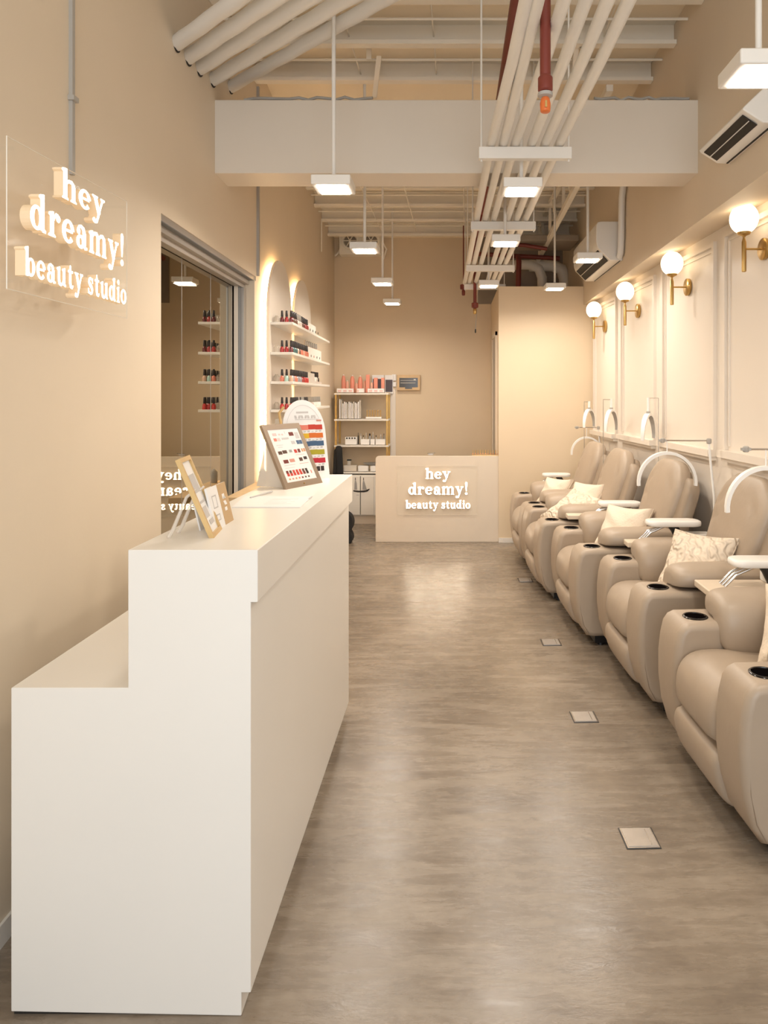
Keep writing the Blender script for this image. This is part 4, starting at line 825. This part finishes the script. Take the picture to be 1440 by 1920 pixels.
# ------------------------------------------------------------------ rack at the back left
ky = 7.97; kk = ky/1330
fx = lambda x: (x-848)*kk
fz = lambda y: EYE-(y-740)*kk
RX0, RX1 = fx(628), fx(727)
t = thing('shelving_unit', 'tall shelving unit with gold posts and white shelves in the back left corner', 'shelving unit', (RX0, ky, 0)); W = RX1-RX0; Dp = .30
for (x, y) in ((.0, 0), (W-.018, 0), (0, Dp-.02), (W-.018, Dp-.02)):
    b = MB(); b.box(x, x+.02, y, y+.02, 0, fz(736)); b.build('post', 'brass', t)
for yy in (738, 787, 836, 886):
    b = MB(); z = fz(yy); b.box(-.01, W+.01, -.005, Dp, z-.012, z+.006); b.build('shelf', 'white', t, bevel=.002, bseg=2)
t = thing('base_cabinet', 'white two-door cabinet under the gold-post shelving unit', 'cabinet', (fx(650), ky-.06, 0)); cw = .50
b = MB(); b.box(-.12, cw, .02, .34, .10, fz(888)-.015); b.build('body', 'white', t)
b = MB(); b.box(-.12, cw, .05, .32, 0, .10); b.build('plinth', 'counter', t)
for (x0, x1) in ((.03, fx(677)-fx(650)-.004), (fx(677)-fx(650)+.004, .31)):
    b = MB(); b.box(x0, x1, 0, .02, .11, fz(892)); b.build('door', 'white', t, bevel=.002, bseg=2)
xm = fx(677)-fx(650)
b = MB(); b.box(xm-.004, xm+.004, .018, .021, .11, fz(892), 'hole'); b.build('door_gap', None, t)
b = MB()   # black boat-shaped mark with two bottle pictures across the doors
bt = [(-.08, .245-.03), (-.075, .20), (-.03, .192), (.04, .192), (.08, .20), (.105, .225), (.10, .232), (.06, .215), (0, .208), (-.05, .212)]
b.prism([(xm+a, .17+c) for a, c in bt], (0, -.001, 0), (1, 0, 0), (0, 0, 1), (0, -.002, 0), 'black')
for (c, dx_) in ((-.055, 0), (.035, .03)): b.prism([(xm+c-.012, .39), (xm+c+.02+dx_*.6, .39), (xm+c+.016, .46), (xm+c+.004, .50), (xm+c-.004, .50), (xm+c-.010, .46)], (0, -.001, 0), (1, 0, 0), (0, 0, 1), (0, -.002, 0), 'sw_grey'); b.prism([(xm+c-.004, .50), (xm+c+.005, .50), (xm+c+.003, .525), (xm+c-.003, .525)], (0, -.001, 0), (1, 0, 0), (0, 0, 1), (0, -.002, 0), 'black')
b.prism([(xm-.045, .335), (xm-.012, .335), (xm-.014, .328), (xm-.042, .328)], (0, -.001, 0), (1, 0, 0), (0, 0, 1), (0, -.002, 0), 'ink')
b.build('door_decal', None, t)
# things on the shelving unit
z = fz(737)+.006
def cone_bottle(x, y, r, h, m, lab, z=z):
    t = thing('pump_bottle', lab, 'bottle', (x, y, z), 0, 'coral bottles on top of the shelving unit')
    b = MB(); b.lathe([(r, 0), (r, h*.7), (r*.75, h*.88), (r*.3, h*.96)], (0, 0, 0), m, 14); b.build('bottle_body', None, t, smooth=True)
    b = MB(); b.lathe([(r*.3, 0), (r*.3, h*.05), (r*.1, h*.06)], (0, 0, h*.96), 'white_plastic', 8); b.build('cap', None, t)
for i, (px, y2, r, m) in enumerate([(640, 702, .024, 'pink'), (647, 713, .018, 'pink2'), (657, 703, .026, 'pink'), (665, 717, .016, 'pink2'), (672, 704, .026, 'pink'), (681, 712, .020, 'pink2')]):
    cone_bottle(fx(px), ky+.16, r, fz(y2)-z, m, '%s bottle on top of the shelving unit, %s from the left' % ('coral' if m == 'pink' else 'pale coral', ordn[i]))
for i, (a, c) in enumerate([(631, 662), (669, 682), (689, 720)]):
    t = thing('product_tray', 'white product tray on top of the shelving unit, %s of three from the left' % ordn[i], 'tray', ((fx(a)+fx(c))/2, ky+.03, z)); w2 = (fx(c)-fx(a))/2
    b = MB(); b.box(-w2, w2, -.02, .04, 0, .045); b.build('tray_body', 'paper', t, bevel=.003)
    b = MB()
    for q in range(3 if i != 1 else 1): xx = -w2*.65+q*w2*.65; b.box(xx-w2*.2, xx+w2*.2, -.022, -.02, .006, .03)
    b.build('tray_labels', 'sw_pinkl', t)
for i, (a, c, y1, y2, m) in enumerate([(684, 691, 702, 736, 'pink'), (693, 697, 717, 728, 'pink2'), (699, 706, 708, 728, 'pink'), (713, 719, 708, 728, 'pink')]):
    b = MB(); b.box(fx(a), fx(c), ky+.10, ky+.14, z, fz(y2 if False else y1)); tag(b.build('product_carton', m, bevel=.002), 'coral carton on top of the shelving unit, %s from the left' % ordn[i], 'carton', 'coral cartons on the shelving unit')
for i, (a, c) in enumerate([(692, 715), (717, 733)]):
    t = thing('display_box', 'white box with dark window on the back wall above the shelving, %s one' % ['left', 'right'][i], 'box', ((fx(a)+fx(c))/2, YB-.04, fz(738 if i else 731))); w2 = (fx(c)-fx(a))/2; Hb = fz(702)-fz(738 if i else 731)
    b = MB(); b.box(-w2, w2, 0, .04, 0, Hb); b.build('carton', 'paper', t, bevel=.002)
    b = MB(); b.box(-w2*.85, w2*.85, -.002, 0, .02 if i else .01, Hb*.75); b.build('window_panel', 'dusk', t)
# second shelf: magazines and a rack of tubes
z = fz(786)+.006
for q in range(14):
    x = fx(635)+q*.0175; h = .19 if 2 <= q < 13 else .22; m = ['paper', 'clear_box', 'paper', 'paper_pink'][q % 4]
    b = MB(); b.box(x, x+.012, ky+.04, ky+.20, z, z+h-(.01*(q % 3))); tag(b.build('magazine', m), 'slim white magazine on the upper shelf of the gold unit, %s from left' % ordn[q], 'magazine', 'magazines on the shelving unit')
t = thing('tube_rack', 'rack of six small gold-capped tubes on the upper shelf of the gold unit', 'rack', (fx(700), ky+.05, z)); b = MB(); b.box(-.088, .088, -.02, .02, 0, .018, 'paper'); b.build('rack_base', None, t)
for q in range(6):
    x = -.075+.03*q; b = MB(); b.lathe([(.007, 0), (.007, .055), (.009, .058), (.009, .075), (.004, .08)], (x, 0, .018), 'gold', 10); tb = b.build('tube', None, t, smooth=True)
# third shelf
z = fz(835)+.006
t = thing('accessory_box', 'white box with four black holes on the middle shelf of the gold unit', 'box', (fx(658), ky+.05, z)); b = MB(); b.box(-.07, .06, -.02, .06, 0, .085); b.build('box_body', 'paper', t, bevel=.003)
b = MB()
for q in range(4): b.lathe([(.010, 0), (.010, .003)], (-.05+.03*q, -.02, .072), 'black', 10, (0, -1, 0))
b.build('holes', None, t)
for q, (px, h, r, m) in enumerate([(669, .13, .006, 'black'), (674, .12, .008, 'white_plastic'), (679, .10, .008, 'clear_box'), (684, .13, .007, 'clear_box'), (691, .12, .016, 'sw_grey'), (697, .14, .008, 'ink'), (703, .10, .010, 'clear_box'), (712, .11, .010, 'ink'), (718, .12, .008, 'sw_grey')]):
    t = thing('tool_bottle', 'slender bottle on the middle shelf of the gold unit, %s from left' % ordn[q], 'bottle', (fx(px), ky+.12, z), 0, 'small tools on the middle shelf'); b = MB(); b.lathe([(r, 0), (r, h*.7), (r*.4, h*.8)], (0, 0, 0), m, 10); b.build('bottle_body', None, t, smooth=True)
    b = MB(); b.lathe([(r*.45, 0), (r*.45, h*.2)], (0, 0, h*.8), 'black' if q % 2 == 0 else 'white_plastic', 8); b.build('cap', None, t)
for q, (a, c) in enumerate([(676, 692), (694, 702), (704, 722)]):
    b = MB(); b.box(fx(a), fx(c), ky+.02, ky+.08, z, z+.06); tag(b.build('storage_box', 'paper', bevel=.003), 'small white open box on the middle shelf of the gold unit, %s of three' % ordn[q], 'box', 'white boxes on the middle shelf')
# lower shelf (on cabinet)
z = fz(885)+.006
for q, (a, c, h) in enumerate([(644, 668, .065), (671, 690, .06), (694, 712, .06)]):
    b = MB(); b.box(fx(a), fx(c), ky+.01, ky+.09, z, z+h); tag(b.build('storage_box', 'clear_box' if q == 0 else 'paper', bevel=.003), 'low white box just above the cabinet, %s from the left' % ordn[q], 'box', 'white boxes above the cabinet')
b = MB(); b.box(fx(649), fx(655), ky+.1, ky+.14, z, z+.11, 'clear_box').box(fx(648), fx(656), ky+.1, ky+.14, z+.11, z+.125, 'black'); tag(b.build('dispenser_bottle'), 'frosted dispenser with a black top in the low box above the cabinet', 'bottle')
b = MB(); b.lathe([(.002, 0), (.05, .006), (.08, .02), (.084, .028), (.07, .024), (.001, .01)], (fx(693), ky+.10, z+.06), 'sw_grey', 20); tag(b.build('bowl', smooth=True), 'shallow grey bowl on the white boxes above the cabinet', 'bowl')
# black bags beside the rack
for q, (px, w_, h, zb, lab, py) in enumerate([(636, .045, .33, fz(890), 'black tote bag at the left end of the shelving', ky-.06), (629, .05, .30, fz(890), 'black folded umbrella bag wedged against the left wall by the shelving', ky-.05)]):
    b = MB(); b.puff(dense(rrect(w_*1.6, h, .02, 5, 0, h/2, rt=.03), .03), .05, (fx(px)+.02, py, zb), (1, .1, 0), (.05*(q*2-1), 0, 1), (0, 1, 0), n=4, K=6); tag(b.build('black_bag', 'bag', smooth=True, angle=80), lab, 'bag')
t = thing('side_trolley', 'dark trolley under the bags in the back left corner', 'trolley', (fx(636), ky-.06, 0)); b = MB(); b.box(-.10, .08, -.05, .05, .05, fz(890)-.002); b.build('trolley_body', 'bag', t, bevel=.01)
for x in (-.07, .05):
    b = MB(); b.lathe([(.022, -.01), (.022, .01)], (x, 0, .023), 'black', 12, (0, 1, 0)); b.build('wheel', None, t)
    b = MB(); b.box(x-.006, x+.006, -.006, .006, .02, .06); b.build('caster_fork', 'black', t)
b = MB(); pts = [(0, 0), (.06, 0), (.075, .06), (.06, .10), (.045, .12), (.07, .15), (.08, .21), (.06, .27), (.02, .30), (0, .30)]
b.prism(smoothpoly(pts, 2), ((647-848)*6.9/1330, 6.9, 0), (1, 0, 0), (0, 0, 1), (0, .12, 0)); tag(b.build('backpack', 'bag', bevel=.015), 'black backpack on the floor between the desk and the white cabinet', 'backpack')
# breaker box and switches on the back wall
qx = lambda x: (x-848)*YB/1330
qz = lambda y: EYE-(y-740)*YB/1330
t = thing('breaker_box', 'wooden-framed breaker box with smoked window on the back wall', 'breaker box', ((qx(745)+qx(788))/2, YB, qz(732))); w2 = (qx(788)-qx(745))/2; H = qz(703)-qz(732)
b = MB(); b.box(-w2, w2, -.05, 0, 0, H); b.build('frame', 'wood', t, bevel=.004)
b = MB(); b.box(-w2*.8, w2*.8, -.053, -.05, H*.2, H*.8, 'smoke'); b.box(-w2*.7, w2*.6, -.054, -.053, H*.45, H*.5, 'grey_line'); b.box(-w2*.7, w2*.7, -.054, -.053, H*.62, H*.66, 'grey_line'); b.box(w2*.45, w2*.62, -.055, -.053, H*.66, H*.72, 'paper'); b.build('smoked_window', None, t)
b = MB(); b.box(-w2*.3, w2*.3, -.056, -.05, H*.10, H*.2, 'smoke'); b.build('latch', None, t)
for i, (y0, y1) in enumerate([(702, 714), (716, 725)]):
    b = MB(); b.box(qx(735), qx(743), YB-.02, YB, qz(y1), qz(y0)); tag(b.build('wall_switch', 'paper', bevel=.003), '%s white switch plate beside the breaker box' % ['upper', 'lower'][i], 'switch')
b = MB(); b.box(qx(728), qx(742), YB-.012, YB, 0, qz(730)); tag(b.build('cable_trunking', 'wall_panel', bevel=.003), 'flat cream trunking running down the back wall below the switches', 'trunking')
for o in COL.objects:
    if o.type == 'MESH' and not o.data.materials: print('NO MATERIAL', o.name)
